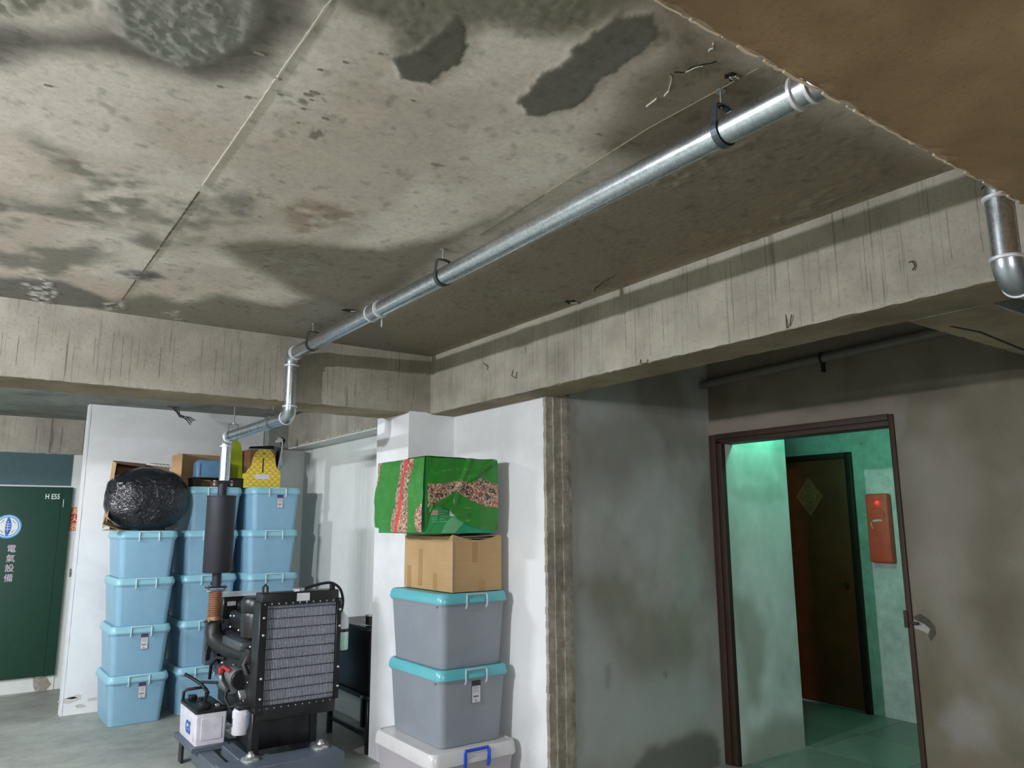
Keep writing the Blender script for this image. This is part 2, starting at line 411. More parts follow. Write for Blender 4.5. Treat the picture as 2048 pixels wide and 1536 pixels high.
ribbon([(318, 498), (286, 543)], 0.006, M['seam_dark'], 'form_seam', drop=0.001)
ribbon([(272, 560), (244, 600)], 0.006, M['seam_dark'], 'form_seam', drop=0.001)
ribbon([(1515, 138), (1300, 255), (1090, 388)], 0.0014, M['seam_tan'], 'form_seam', drop=0.0006)
ribbon([(1088, 390), (960, 470)], 0.002, M['seam_dark'], 'form_seam', drop=0.001)
ribbon([(1428, 84), (1424, 96), (1416, 102)], 0.0022, M['chip'], 'crack_lip', drop=0.003, jit=0.006, seed=3)
ribbon([(1348, 146), (1366, 146), (1384, 136), (1408, 130), (1432, 122)], 0.0035, M['hole'], 'crack', drop=0.0005, jit=0.008, seed=4)
ribbon([(1370, 143), (1390, 133), (1406, 131)], 0.0014, M['chip'], 'crack_lip', drop=0.003, jit=0.006, seed=5)
ribbon([(1342, 148), (1343, 162), (1338, 182), (1328, 192)], 0.0017, M['chip'], 'crack_lip', drop=0.003, jit=0.005, seed=6)
ribbon([(1312, 196), (1302, 205), (1292, 213)], 0.0011, M['chip'], 'crack_lip', drop=0.003, jit=0.005, seed=7)
ribbon([(1186, 583), (1205, 565), (1232, 549)], 0.006, M['hole'], 'crack', drop=0.0005, jit=0.015, seed=8)
ribbon([(480, 505), (620, 490)], 0.0015, M['seam_dark'], 'crack', drop=0.0005, jit=0.01, seed=9)
M['pit'] = plain('shallow_pit', (150, 142, 126), 0.95)
def chipped(cx, cy, rpx, seed, light=0.5):
    rs = random.Random(seed); c = on(cx, cy, 'Z', ZC)
    mb = MB(); pts = []
    for i in range(14):
        a = 2 * math.pi * i / 14; r = rpx * (0.6 + 0.7 * rs.random()); pts.append((c[0] + r * 1.3 * math.cos(a), c[1] + r * math.sin(a)))
    mb.prism(pts, ZC - 0.0015, ZC + 0.02); h = mb.build('spalled_hole', M['hole'], ceiling)
    for j in range(3):
        mb = MB(); p2 = [(c[0] + rpx * (0.5 + 0.2 * j) + rpx * light * (0.6 + 0.5 * rs.random()) * math.cos(2 * math.pi * i / 8), c[1] - rpx * (0.3 * j - 0.2) + rpx * light * 0.5 * (0.6 + 0.5 * rs.random()) * math.sin(2 * math.pi * i / 8)) for i in range(8)]
        mb.prism(p2, ZC - 0.004, ZC + 0.004); mb.build('plaster_flake', M['chip'], ceiling)
chipped(700, 621, 0.030, 21, 0.4); chipped(1142, 604, 0.032, 22, 0.5); chipped(1462, 152, 0.016, 23, 0.7)
for i, (px, py) in enumerate([(615, 190), (622, 200), (628, 186), (606, 218), (596, 246), (650, 238), (520, 108), (560, 190), (690, 125), (440, 174), (495, 195), (1198, 270), (96, 172), (760, 108), (826, 202), (870, 330), (640, 140), (556, 158)]):
    c = on(px, py, 'Z', ZC); mb = MB(); rs = random.Random(i)
    r = 0.003 + 0.005 * rs.random(); mb.prism([(c[0] + r * 2.0 * (0.7 + 0.5 * rs.random()) * math.cos(a), c[1] + r * (0.7 + 0.5 * rs.random()) * math.sin(a)) for a in [2 * math.pi * q / 7 for q in range(7)]], ZC - 0.0005, ZC + 0.008)
    mb.build('pit', M['pit'], ceiling)

# ---- beams: swept section with a ragged lower arris
def beam(name, axis, a0, a1, b0, b1, z0, z1, mface, msoff, step=0.03, jit=0.006, seed=0):
    """axis: running axis; b0 is the arris seen from the room; only a narrow strip at each arris is ragged"""
    rs = random.Random(seed); mb = MB(); n = int((a1 - a0) / step) + 1; vs = []; s = 1 if b1 > b0 else -1
    prof = [(b0, z1), (b0, z0 + 0.03), (b0, z0 + 0.004), (b0 + s * 0.004, z0), (b0 + s * 0.03, z0), (b1 - s * 0.03, z0), (b1 - s * 0.004, z0), (b1, z0 + 0.004), (b1, z0 + 0.03), (b1, z1)]
    N = len(prof)
    for i in range(n + 1):
        a = a0 + (a1 - a0) * i / n; big = rs.random() < 0.06
        for j, (b, z) in enumerate(prof):
            rag = j in (2, 3, 6, 7)
            dz = abs((rs.random() - 0.35) * jit * (2.5 if big else 1)) if rag else 0
            db = (rs.random() - 0.5) * jit * 0.6 if rag else 0
            vs.append((a, b + db, z + dz) if axis == 'X' else (b + db, a, z + dz))
    fs = []; mi = []
    for i in range(n):
        for j in range(N - 1):
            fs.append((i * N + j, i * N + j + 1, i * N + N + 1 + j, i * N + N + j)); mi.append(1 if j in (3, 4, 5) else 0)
    for e in (0, n): fs.append(tuple(e * N + j for j in range(N))); mi.append(0)
    mb.add(vs, fs); mb.mi = mi
    return struct(mb.build(name, [mface, msoff]))
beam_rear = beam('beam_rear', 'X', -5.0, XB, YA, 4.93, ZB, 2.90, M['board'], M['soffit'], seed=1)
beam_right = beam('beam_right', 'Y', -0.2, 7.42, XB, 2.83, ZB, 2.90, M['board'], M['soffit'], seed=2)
beam_near = beam('beam_near', 'X', -5.0, 6.4, YD, -0.45, ZB, 2.90, M['neardark'], M['neardark'], seed=3, jit=0.010)
beam_cross = beam('beam_cross', 'X', 2.83, 6.4, 1.385, 1.09, ZB, 2.90, M['grey'], M['soffit'], seed=4)
# pale mortar burr along the near beam's arris
mb = MB(); rs = random.Random(5); xx = 0.3
while xx < 2.6:
    L = 0.012 + 0.05 * rs.random(); r = 0.0012 + 0.0022 * rs.random()
    mb.tube([(xx, YD + 0.001, ZB + 0.001), (xx + L / 2, YD + 0.003, ZB + 0.003 * rs.random()), (xx + L, YD + 0.001, ZB + 0.001)], r, 5)
    xx += L * (0.8 + 0.7 * rs.random())
mb.build('mortar_burr', plain('tan_mortar', (176, 158, 126), 0.95), beam_near)['kind'] = 'stuff'
# drip and crack on the crossing beam
mb = MB(); pts = [Vector(on(x, y, 'Z', ZB)) for x, y in [(1900, 652), (1960, 664), (2000, 680), (2048, 700), (2075, 704)]]
for a, b in zip(pts[:-1], pts[1:]):
    d = (b - a).normalized(); s = Vector((-d.y, d.x, 0)) * 0.006
    mb.add([a + s - Vector((0, 0, .001)), a - s - Vector((0, 0, .001)), b - s - Vector((0, 0, .001)), b + s - Vector((0, 0, .001))], [(0, 1, 2, 3)])
mb.build('crack', M['hole'], beam_cross)

# ---- slab behind the rear beam, far lintel, partition, green-door wall
slab_box('ceiling_rear', -5.0, 2.60, 4.93, YG, ZC2, 2.90, M['slab'])
beam('beam_far', 'X', -5.0, 0.92, YG - 0.01, YG + 0.1, 2.245, ZC2, M['board'], M['soffit'], seed=6)
wall_far = struct(MB().box(0.826, 2.36, YW, YW + 0.12, 0, ZC2).build('wall_far', M['white']))
mb = MB(); rs = random.Random(8)
for i in range(40):
    z = ZC2 * i / 40; mb.box(0.813 - 0.003 * rs.random(), 0.8285, YW - 0.002 - 0.003 * rs.random(), YW + 0.122, z, z + ZC2 / 40)
struct(mb.build('trim_1', M['white']))
struct(MB().box(2.365, 2.80, 7.405, 7.70, 2.27, ZC2).build('wall_column_far', M['slab']))
struct(MB().box(2.365, 2.80, 7.405, 7.70, 0, 2.27).build('wall_column_base', M['offwhite']))
# peeling render at the foot of the partition
for (px, py, r, mt) in [(140, 1400, .05, 'raw'), (160, 1412, .03, 'raw'), (186, 1398, .03, 'raw'), (148, 1394, .035, 'grey')]:
    c = on(px, py, 'Y', YW); rs = random.Random(px)
    MB().prism([(c[0] + r * 1.7 * (0.6 + .6 * rs.random()) * math.cos(a), c[2] + r * .5 * (0.6 + .6 * rs.random()) * math.sin(a)) for a in [2 * math.pi * q / 11 for q in range(11)]], YW - 0.0015, YW + 0.01, 'Y').build('peeled_patch', plain('grey_peeled_render', (192, 190, 184), .9), wall_far)

# ---- right-hand walls
wall_right = struct(MB().box(XW, XW + 0.16, YR + 0.004, 4.60, 0, ZB + 0.01).build('wall_right', M['white']))
wall_panel = struct(MB().box(2.735, 2.90, 5.00, 7.41, 0, ZB + 0.01).build('wall_panel', M['offwhite']))
wall_column = struct(MB().box(XP, 2.83, YA, 5.034, 0, ZB + 0.012).build('wall_column', M['white']))
# mortar squeezed out under the right beam
mb = MB(); rs = random.Random(9)
for i in range(90):
    y = 5.1 + 2.1 * rs.random(); h = 0.004 + 0.022 * rs.random() * (1 if 5.6 < y < 6.9 else .4)
    mb.rbox(XB - 0.003 - 0.003 * rs.random(), XB + 0.01, y, y + 0.006 + 0.03 * rs.random(), ZB - 0.002, ZB + h, 0.0015, 1)
mb.build('mortar_burr', M['chip'], beam_right)['kind'] = 'stuff'
mb = MB(); mb.box(XB + 0.004, 2.735, 5.034, 7.405, ZB - 0.012, ZB + 0.001); struct(mb.build('trim_2', M['offwhite']))
# doorway recess: grey return wall, door wall in pieces round the opening
wall_recess = struct(MB().box(2.93, XD + 0.15, YR, YR + 0.15, 0, 2.90).build('wall_recess', M['grey']))
mb = MB(); rs = random.Random(12)
segs = 60
for (xa, xb, dy) in ((2.752, 2.80, 0.004), (2.80, 2.806, 0.009), (2.806, 2.865, 0.003), (2.865, 2.905, 0.010), (2.905, 2.935, 0.007)):
    for i in range(segs):
        z = (ZB + 0.02) * i / segs
        mb.box(xa - (0.006 * rs.random() if xa < 2.76 else .002 * rs.random()), xb + 0.002 * rs.random(), YR - dy - 0.007 * rs.random() * (1 if dy > .008 else .3), YR + 0.02, z, z + (ZB + 0.02) / segs)
struct(mb.build('trim_3', M['raw']))
wd = MB(); wd.box(XD, XD + 0.13, 3.46, YR + 0.01, 0, 2.90); wd.box(XD, XD + 0.13, 0.3, 2.17, 0, 2.90); wd.box(XD, XD + 0.13, 2.17, 3.46, 2.125, 2.90)
wall_door = struct(wd.build('wall_doorway', M['brownwall']))
slab_box('ceiling_recess', 2.83, XD + 0.2, 1.385, YR + 0.02, 2.68, 2.90, M['grey'])
slab_box('ceiling_side_bay', 2.83, XD + 0.2, YD, 1.09, 2.50, 2.90, plain('teal_lit_ceiling', (96, 160, 148), 0.8))  # teal light of the side bay painted in as ceiling colour
# chipped notch beside the latch
def trace(px, ax, v, th, name, mat, parent, out=-1):
    """flat mark or chip whose outline was read off the photograph, laid on its own wall"""
    P = [on(x, y, ax, v) for x, y in px]; i = 'XYZ'.index(ax); mb = MB()
    poly = [tuple(p[j] for j in range(3) if j != i) for p in P]
    return mb.prism(poly, v + out * th, v - out * 0.004, ax).build(name, mat, parent)
trace([(1826, 1234), (1840, 1227), (1858, 1238), (1870, 1252), (1873, 1268), (1862, 1283), (1857, 1272), (1862, 1258), (1850, 1248), (1834, 1241)], 'X', XD, 0.002, 'chipped_notch', plain('dark_green_chip', (66, 68, 56), 0.9), wall_door)
trace([(1826, 1240), (1834, 1241), (1850, 1249), (1860, 1258), (1856, 1268), (1846, 1262), (1828, 1256)], 'X', XD, 0.0015, 'chipped_notch', plain('grey_chip', (150, 148, 140), 0.9), wall_door)

# ---- render coats with damp stains and lighter and darker patches
M['coat'] = None
t = NT('stained_render_coat'); a = t.n('ShaderNodeVertexColor', layer_name='tone'); co = t.coords(kind='World')
n1 = t.noise(co, 120, 4, 0.6); r1 = t.ramp(n1, 'Fac', [(0.3, (0.90, 0.90, 0.89)), (0.6, (1.0, 1.0, 1.0)), (0.8, (1.05, 1.05, 1.05))])
mx = t.mix((a, 'Color'), (r1, 'Color'), None, 'MULTIPLY', 0.9); t.col(mx, 2); t.b.inputs['Roughness'].default_value = 0.8; t.bump(n1, 'Fac', 0.05, 0.003); M['coat'] = t.m
def skin(parent, ax, v, u0, u1, z0, z1, tones, stains, hole=None, st=0.02, seed=0, sc=1.6):
    """thin coat on a wall: u is the other horizontal axis; stains: (pixels, colour, softness, amount)"""
    nu, nv = int((u1 - u0) / st) + 1, int((z1 - z0) / st) + 1
    U, Z = np.meshgrid(np.linspace(u0, u1, nu), np.linspace(z0, z1, nv)); k = 1 if ax == 'X' else 0
    A, B, C_ = [np.array([lin(q) for q in c]) for c in tones]
    f = fbm(U * sc, Z * sc * .8, 5, seed + 2)[..., None]; f2 = fbm(U * sc * 5, Z * sc * 4, 4, seed + 12)[..., None]
    T = np.where(f < .5, A + (B - A) * sstep(.30, .5, f), B + (C_ - B) * sstep(.5, .70, f)) * (.86 + .28 * f2)
    wu = U + .06 * (fbm(U * 6, Z * 6, 4, seed + 21) - .5); wz = Z + .06 * (fbm(U * 6, Z * 6, 4, seed + 31) - .5)
    for px, col_, soft, amt in stains:
        P = [on(x, y, ax, v) for x, y in px]; mk = (sstep(soft, -soft, sdist(wu, wz, [(q[k], q[2]) for q in P])) * amt)[..., None]
        T = T * (1 - mk) + np.array([lin(q) for q in col_]) * mk
    vs_ = np.stack([np.full(U.shape, v - .0012), U, Z] if ax == 'X' else [U, np.full(U.shape, v - .0012), Z], -1).reshape(-1, 3)
    ii = np.arange(nu * nv).reshape(nv, nu); F = np.stack([ii[:-1, :-1], ii[:-1, 1:], ii[1:, 1:], ii[1:, :-1]], -1).reshape(-1, 4)
    if hole is not None:
        cu = ((U[:-1, :-1] + U[1:, 1:]) / 2).ravel(); cz = ((Z[:-1, :-1] + Z[1:, 1:]) / 2).ravel()
        F = F[~((cu > hole[0]) & (cu < hole[1]) & (cz < hole[2]))]
    me_ = bpy.data.meshes.new('render_coat'); me_.from_pydata(vs_.tolist(), [], F.tolist()); me_.update()
    c_ = me_.color_attributes.new('tone', 'FLOAT_COLOR', 'POINT'); c_.data.foreach_set('color', np.concatenate([np.clip(T, 0, 1), np.ones(U.shape + (1,))], -1).astype(np.float32).ravel())
    me_.materials.append(M['coat']); return link('render_coat', me_, parent)
skin(wall_recess, 'Y', YR, 2.935, XD - .001, 0, 2.68, [(138, 137, 125), (158, 159, 150), (172, 176, 170)],
     [([(1240, 1570), (1290, 1502), (1340, 1478), (1390, 1460), (1425, 1468), (1442, 1500), (1446, 1600), (1240, 1600)], (100, 100, 90), .03, .85),
      ([(1150, 1540), (1150, 1180), (1200, 1250), (1260, 1350), (1400, 1340), (1440, 1450), (1380, 1450), (1280, 1490)], (172, 180, 176), .10, .6),
      ([(1150, 860), (1240, 830), (1330, 900), (1250, 1000), (1160, 960)], (120, 117, 104), .12, .5),
      ([(1215, 1328), (1224, 1328), (1222, 1376), (1214, 1376)], (112, 112, 104), .02, .5), ([(1326, 1348), (1334, 1348), (1334, 1358), (1326, 1358)], (92, 90, 92), .01, .8)], seed=3)
skin(wall_door, 'X', XD, 0.35, 3.49, 0, 2.68, [(92, 85, 68), (107, 102, 86), (122, 119, 105)],
     [([(1400, 880), (1400, 848), (1600, 822), (1785, 796), (1800, 830), (1600, 852)], (140, 128, 116), .03, .6),
      ([(1790, 800), (1815, 796), (1812, 850), (1800, 890), (1786, 880)], (120, 118, 106), .012, .7),
      ([(1830, 900), (1930, 880), (1960, 1010), (1910, 1200), (1840, 1150)], (134, 130, 120), .10, .55),
      ([(1880, 1450), (1920, 1390), (1980, 1420), (1990, 1490), (1920, 1500)], (142, 140, 133), .06, .6),
      ([(1930, 1200), (2040, 1160), (2060, 1400), (1980, 1330)], (88, 78, 62), .10, .6),
      ([(1860, 1536), (1900, 1500), (2000, 1505), (2060, 1540), (2060, 1600), (1860, 1600)], (112, 100, 82), .03, .6)], hole=(2.19, 3.45, 2.13), seed=8)
# form-board joints on the beam faces
def joints(par, ax, v, xs, lo, hi, seed):
    rs_ = random.Random(seed)
    for (px, py, wd_) in xs:
        c = on(px, py, ax, v); u = c[1] if ax == 'X' else c[0]; a0 = ZB + lo + .10 * rs_.random(); a1 = ZB + hi - .14 * rs_.random(); L_, R2 = [], []
        n_ = 14
        for i in range(n_ + 1):
            z = a0 + (a1 - a0) * i / n_; o_ = (rs_.random() - .5) * .003; w_ = wd_ * (.2 + .6 * rs_.random()) / 2
            L_.append((u + o_ - w_, z)); R2.append((u + o_ + w_, z))
        MB().prism(L_ + R2[::-1], v - .0006, v + .002, ax).build('board_joint', M['joint'], par)
M['joint'] = plain('dark_board_joint', (120, 111, 98), 0.95)
joints(beam_right, 'X', XB, [(1110, 730, .002), (1128, 730, .003), (1150, 720, .002), (1180, 715, .003), (1205, 710, .002), (1252, 690, .004), (1300, 680, .002), (1327, 670, .003), (1352, 665, .002), (1397, 640, .002), (1466, 620, .0035), (1512, 600, .0025), (1545, 600, .0015), (1580, 590, .002), (1610, 580, .0015), (1640, 560, .002), (1675, 550, .0015), (1732, 540, .003), (1768, 530, .0015), (1806, 520, .002), (1898, 470, .003), (1962, 470, .0025), (930, 760, .003), (898, 770, .003), (965, 750, .002), (1010, 745, .002), (1045, 740, .002), (1075, 735, .0025)], .01, .36, 1)
joints(beam_rear, 'Y', YA, [(4, 680, .003), (38, 670, .004), (72, 690, .002), (136, 690, .005), (190, 690, .003), (226, 690, .0035), (246, 690, .003), (262, 710, .002), (276, 710, .002), (290, 720, .002), (322, 700, .006), (346, 720, .002), (402, 730, .002), (430, 740, .004), (445, 745, .002), (460, 745, .003), (478, 740, .003), (496, 745, .002), (512, 750, .003), (528, 750, .003), (540, 750, .002), (552, 750, .003), (655, 760, .005), (690, 760, .002), (712, 770, .002), (742, 770, .0025), (776, 760, .005), (806, 770, .003)], .01, .36, 2)
joints(beam_right, 'X', XB, [(600, 850, .004), (618, 850, .003), (640, 850, .004), (676, 845, .004), (696, 840, .003), (720, 835, .003), (740, 835, .004), (585, 860, .004)], .02, .34, 3)

# ================================================================== DOORWAY AND HALL
M['frame'] = plain('dark_brown_door_frame', (48, 29, 15), 0.65, var=0.25, nscale=5)
door_1 = struct(bpy.data.objects.new('door_1', None)); COL.objects.link(door_1); door_1.location = (XD, 2.8, 0)
def fr(n, *b): return MB().rbox(*b, r=0.004).build(n, M['frame'], door_1, 40)
ya, yb = 2.185, 3.497
fr('jamb', XD - 0.018, XD + 0.05, 3.440, yb - 0.004, 0, 2.145); fr('jamb', XD - 0.006, XD + 0.035, 3.398, 3.440, 0, 2.10)
fr('jamb', XD - 0.014, XD + 0.135, ya, 2.214, 0, 2.145)
fr('head', XD - 0.018, XD + 0.05, 2.214, 3.440, 2.112, 2.148); fr('head', XD - 0.006, XD + 0.135, 2.214, 3.440, 2.082, 2.112)
sp = fr('strike_plate', XD - 0.024, XD + 0.04, 2.204, 2.226, 0.985, 1.075)
fr('latch', XD - 0.030, XD - 0.010, 2.150, 2.190, 1.005, 1.02)
slab_box('floor_hall', XD + 0.001, 6.6, 0.3, 6.0, -0.12, 0.0, M['hallfloor'])
wall_hall = struct(MB().box(XD + 0.04, XD + 0.13, 3.410, 3.462, 0, 2.12).box(XD + 0.13, 4.95, 3.410, 3.60, 0, 2.68).build('wall_hall_left', M['hallwall']))
skin(wall_hall, 'Y', 3.410, XD + .04, 4.949, 0, 2.66, [(176, 188, 178), (196, 207, 200), (208, 217, 212)],
     [([(1460, 1180), (1500, 1200), (1530, 1260), (1520, 1420), (1500, 1400), (1470, 1260)], (150, 152, 134), .06, .7),
      ([(1480, 1560), (1500, 1470), (1560, 1430), (1620, 1440), (1620, 1600), (1480, 1600)], (140, 138, 120), .07, .7),
      ([(1460, 980), (1560, 960), (1570, 1000), (1480, 1010)], (160, 172, 158), .03, .5)], seed=14, sc=2.5)
wall_he = struct(MB().box(6.2, 6.35, 0.3, 6.0, 0, 2.68).build('wall_hall_end', M['hallwall']))
slab_box('wall_hall_side', 4.95, 6.2, 5.2, 5.3, 0, 2.68, M['hallwall'])
slab_box('wall_hall_right', XD + 0.13, 6.2, 1.40, 1.52, 0, 2.68, M['hallwall'])
slab_box('ceiling_hall', XD + 0.13, 6.4, 0.3, 6.0, 2.62, 2.90, M['hallwall'])
M['tile'] = plain('dark_floor_tile', (120, 128, 120), 0.35, var=0.1); M['tile2'] = plain('pale_floor_tile', (128, 137, 129), 0.35, var=0.1)
fl = bpy.data.objects['floor_hall']
for i in range(3):
    for j in range(5):
        xa = 4.36 + i * 0.60; yy = 1.55 + j * 0.60
        if xa < 4.9 and yy + .6 > 3.4: continue
        MB().box(xa, xa + 0.595, yy, yy + 0.595, 0.0, 0.004).build('floor_tile', M['tile2'] if (i + j) % 2 else M['tile'], fl)
# inner door
M['leaf'] = plain('dark_brown_door_leaf', (112, 54, 30), 0.45, var=0.3, nscale=3)
M['leafframe'] = plain('blackened_door_frame', (44, 28, 18), 0.5)
door_2 = struct(bpy.data.objects.new('door_2', None)); COL.objects.link(door_2); door_2.location = (6.2, 4.0, 0)
MB().rbox(6.175, 6.199, 3.665, 4.60, 0.02, 2.09, 0.003).build('leaf', M['leaf'], door_2, 40)
MB().rbox(6.16, 6.199, 3.61, 3.665, 0, 2.14, 0.004).build('jamb', M['leafframe'], door_2, 40)
MB().rbox(6.16, 6.199, 4.60, 4.655, 0, 2.14, 0.004).build('jamb', M['leafframe'], door_2, 40)
MB().rbox(6.16, 6.199, 3.665, 4.60, 2.09, 2.14, 0.004).build('head', M['leafframe'], door_2, 40)
MB().lathe([(0.004, -0.03), (0.02, -0.028), (0.022, -0.015), (0.012, -0.005), (0.012, 0.0)], (6.174, 3.73, 1.02), 16, 'X').build('knob', plain('dull_brass_knob', (120, 96, 60), 0.35, 0.8), door_2, 40)
M['poster'] = plain('faded_red_paper', (140, 82, 54), 0.7, var=0.35, nscale=18)
M['poster2'] = plain('faded_gold_print', (172, 118, 76), 0.6, var=0.3, nscale=40)
po = thing('paper_diamond', 'faded diamond-shaped paper decoration pasted on the dark brown inner door', 'poster', (6.17, 4.034, 1.771))
dd = lambda r, xo: [(4.034 - r * 0.80, 1.771), (4.034, 1.771 - r * 1.05), (4.034 + r * 0.80, 1.771), (4.034, 1.771 + r * 1.05)]
MB().prism(dd(0.17, 0), 6.1735, 6.1745, 'X').build('sheet', M['poster'], po)
mb = MB()
for r in (0.155, 0.135):
    q = dd(r, 0)
    for a, b in zip(q, q[1:] + q[:1]): mb.tube([(6.173, *a), (6.173, *b)], 0.0022, 4)
mb.tube([(6.173, 4.034 + 0.062 * math.cos(a), 1.771 + 0.07 * math.sin(a)) for a in np.linspace(0, 2 * math.pi, 25)], 0.004, 4)
for i in range(10):
    a = i * 2.4; r = 0.012 + 0.004 * i
    mb.tube([(6.173, 4.034 + r * math.cos(a + k * .5), 1.775 + r * math.sin(a + k * .5)) for k in range(4)], 0.004, 4)
mb.build('printed_motif', M['poster2'], po)
# red fire-hydrant style wall box
M['redbox'] = plain('red_enamel', (204, 86, 60), 0.5, var=0.18, nscale=8)
fb = thing('fire_alarm_box', 'red rounded wall box with a small red lamp beside the inner door', 'alarm box', (6.2, 3.397, 1.22))
MB().rbox(6.13, 6.199, 3.302, 3.492, 1.215, 1.775, 0.018, 3).build('case', M['redbox'], fb, 40)
MB().tube([(6.128, 3.397 + 0.062 * math.cos(a), 1.60 + 0.062 * math.sin(a)) for a in np.linspace(-0.2, math.pi + 0.2, 16)], 0.005, 6).build('raised_rim', M['redbox'], fb, 40)
t = NT('red_indicator_lens'); t.b.inputs['Base Color'].default_value = (0.8, 0.02, 0.02, 1); t.b.inputs['Emission Color'].default_value = (1, 0.03, 0.04, 1); t.b.inputs['Emission Strength'].default_value = 1.6
MB().lathe([(0.0005, -0.02), (0.012, -0.016), (0.016, 0.0)], (6.128, 3.385, 1.70), 14, 'X').build('indicator_lamp', t.m, fb, 40)
M['wornwhite'] = plain('worn_white_mark', (206, 190, 178), 0.8)
MB().prism([(3.44, 1.545), (3.36, 1.55), (3.35, 1.562), (3.40, 1.566), (3.44, 1.556)], 6.1285, 6.131, 'X').build('worn_mark', M['wornwhite'], fb)
MB().prism([(3.462, 1.54), (3.455, 1.545), (3.44, 1.49), (3.445, 1.485)], 6.1285, 6.131, 'X').build('worn_mark', M['wornwhite'], fb)
# conduit under the recess ceiling
M['darkpipe'] = plain('grimy_dark_conduit', (92, 88, 80), 0.6)
cd = thing('conduit', 'grimy dark conduit running high above the brown-framed doorway', 'pipe', (XD - 0.06, 2.5, 2.53))
MB().tube([(XD - 0.06, 3.495, 2.50), (XD - 0.06, 1.40, 2.555)], 0.028, 14).build('pipe', M['darkpipe'], cd, 50)
MB().tube([(XD - 0.06 + 0.034 * math.cos(a), 2.555, 2.525 + 0.034 * math.sin(a)) for a in np.linspace(0, 2 * math.pi, 18)], 0.006, 6).box(XD - 0.075, XD - 0.045, 2.548, 2.562, 2.44, 2.50).build('clip', M['hole'], cd)

# ================================================================== GREEN CABINET DOOR, SIGN
M['green'] = plain('dark_green_enamel', (30, 66, 52), 0.42, var=0.10, nscale=20)
M['greenlintel'] = plain('blue_green_lintel_paint', (62, 88, 88), 0.7, var=0.10)
M['lettering'] = plain('pale_lettering', (214, 222, 216), 0.6)
M['mauve'] = plain('pale_mauve_lettering', (190, 176, 186), 0.6)
struct(MB().box(-1.2, 0.845, YG - 0.012, YG, 1.935, 2.245).build('trim_4', M['greenlintel']))
struct(MB().box(-1.2, 0.87, YG - 0.010, YG, 0.0, 0.132).build('baseboard_rear', M['offwhite']))
trace([(66, 1352), (72, 1357), (92, 1352), (98, 1362), (102, 1368), (92, 1380), (70, 1382), (66, 1372)], 'Y', YG - 0.010, 0.004, 'fallen_render', M['raw'], bpy.data.objects['baseboard_rear'])
door_3 = struct(bpy.data.objects.new('door_3', None)); COL.objects.link(door_3); door_3.location = (0.1, YG - 0.03, 0.135)
MB().rbox(-0.55, 0.868, YG - 0.045, YG - 0.012, 0.136, 1.918, 0.003).build('leaf', M['green'], door_3, 40)
MB().box(0.775, 0.778, YG - 0.0465, YG - 0.04, 0.14, 1.91).build('fold_line', M['hole'], door_3)
MB().rbox(0.795, 0.80, YG - 0.050, YG - 0.044, 1.72, 1.80, 0.001, 1).build('hinge_mark', M['lettering'], door_3)
text('lettering', 'H E55', 0.070, M['lettering'], door_3, (0.700, YG - 0.0462, 1.822), sx=0.72, bold=0.0012)
for i, chx in enumerate('電氣設備'):
    text('lettering', chx, 0.076, M['mauve'], door_3, (0.408, YG - 0.0462, 1.325 - 0.0905 * i), bold=0.0008)
M['blue'] = plain('sky_blue_print', (78, 148, 200), 0.5); M['dblue'] = plain('royal_blue_print', (32, 96, 172), 0.5)
M['pwhite'] = plain('white_print', (222, 226, 222), 0.5); M['rust'] = plain('rust_red_print', (158, 74, 52), 0.5)
LX, LZ, LY = 0.357, 1.537, YG - 0.0455
lg = MB().lathe([(0.112, -0.001), (0.112, 0.0)], (LX, LY, LZ), 40, 'Y').build('emblem', M['blue'], door_3)
MB().lathe([(0.100, -0.0016), (0.100, -0.001)], (LX, LY, LZ), 40, 'Y').build('emblem_ring', M['pwhite'], lg)
MB().lathe([(0.094, -0.0021), (0.094, -0.0016)], (LX, LY, LZ), 40, 'Y').build('emblem_ring', M['blue'], lg)
MB().lathe([(0.084, -0.0026), (0.084, -0.0021)], (LX, LY, LZ), 40, 'Y').build('emblem_ring', M['pwhite'], lg)
lens = [(LX + 0.032 * math.sin(a) * (1 - abs(a - math.pi / 2) * .12), LZ + 0.086 * math.cos(a)) for a in np.linspace(0, 2 * math.pi, 25)[:-1]]
MB().prism(lens, LY - 0.0031, LY - 0.0026, 'Y').build('emblem_lens', M['dblue'], lg)
mb = MB()
for zz in (0.022, 0.0, -0.024): mb.box(LX - 0.026, LX + 0.026, LY - 0.0036, LY - 0.0031, LZ + zz - 0.0022, LZ + zz + 0.0022)
mb.box(LX - 0.002, LX + 0.002, LY - 0.0036, LY - 0.0031, LZ - 0.05, LZ + 0.05); mb.build('emblem_bar', M['pwhite'], lg)
for sx in (-1, 1):
    for sz in (-1, 1):
        MB().prism([(LX + sx * 0.030, LZ + sz * 0.066), (LX + sx * 0.040, LZ + sz * 0.058), (LX + sx * 0.050, LZ + sz * 0.042), (LX + sx * 0.072, LZ + sz * 0.026), (LX + sx * 0.048, LZ + sz * 0.036), (LX + sx * 0.038, LZ + sz * 0.050)], LY - 0.0031, LY - 0.0026, 'Y').build('emblem_flash', M['rust'], lg)
M['signred'] = plain('red_sign_paper', (190, 46, 50), 0.55); M['signyel'] = plain('cream_sign_lettering', (232, 208, 150), 0.6)
sg = thing('extinguisher_sign', 'narrow red vertical wall sign with cream characters beside the green door', 'sign', (0.915, YG, 1.5))
MB().box(0.868, 0.962, YG - 0.004, YG - 0.0005, 1.492, 1.722).build('sheet', M['signred'], sg)
for i, chx in enumerate('滅火器'): text('lettering', chx, 0.078, M['signyel'], sg, (0.912, YG - 0.0045, 1.684 - 0.078 * i), bold=0.0006)
lb = thing('door_latch', 'small grey metal latch plate on the white wall beside the green door', 'latch', (0.93, YG, 1.08))
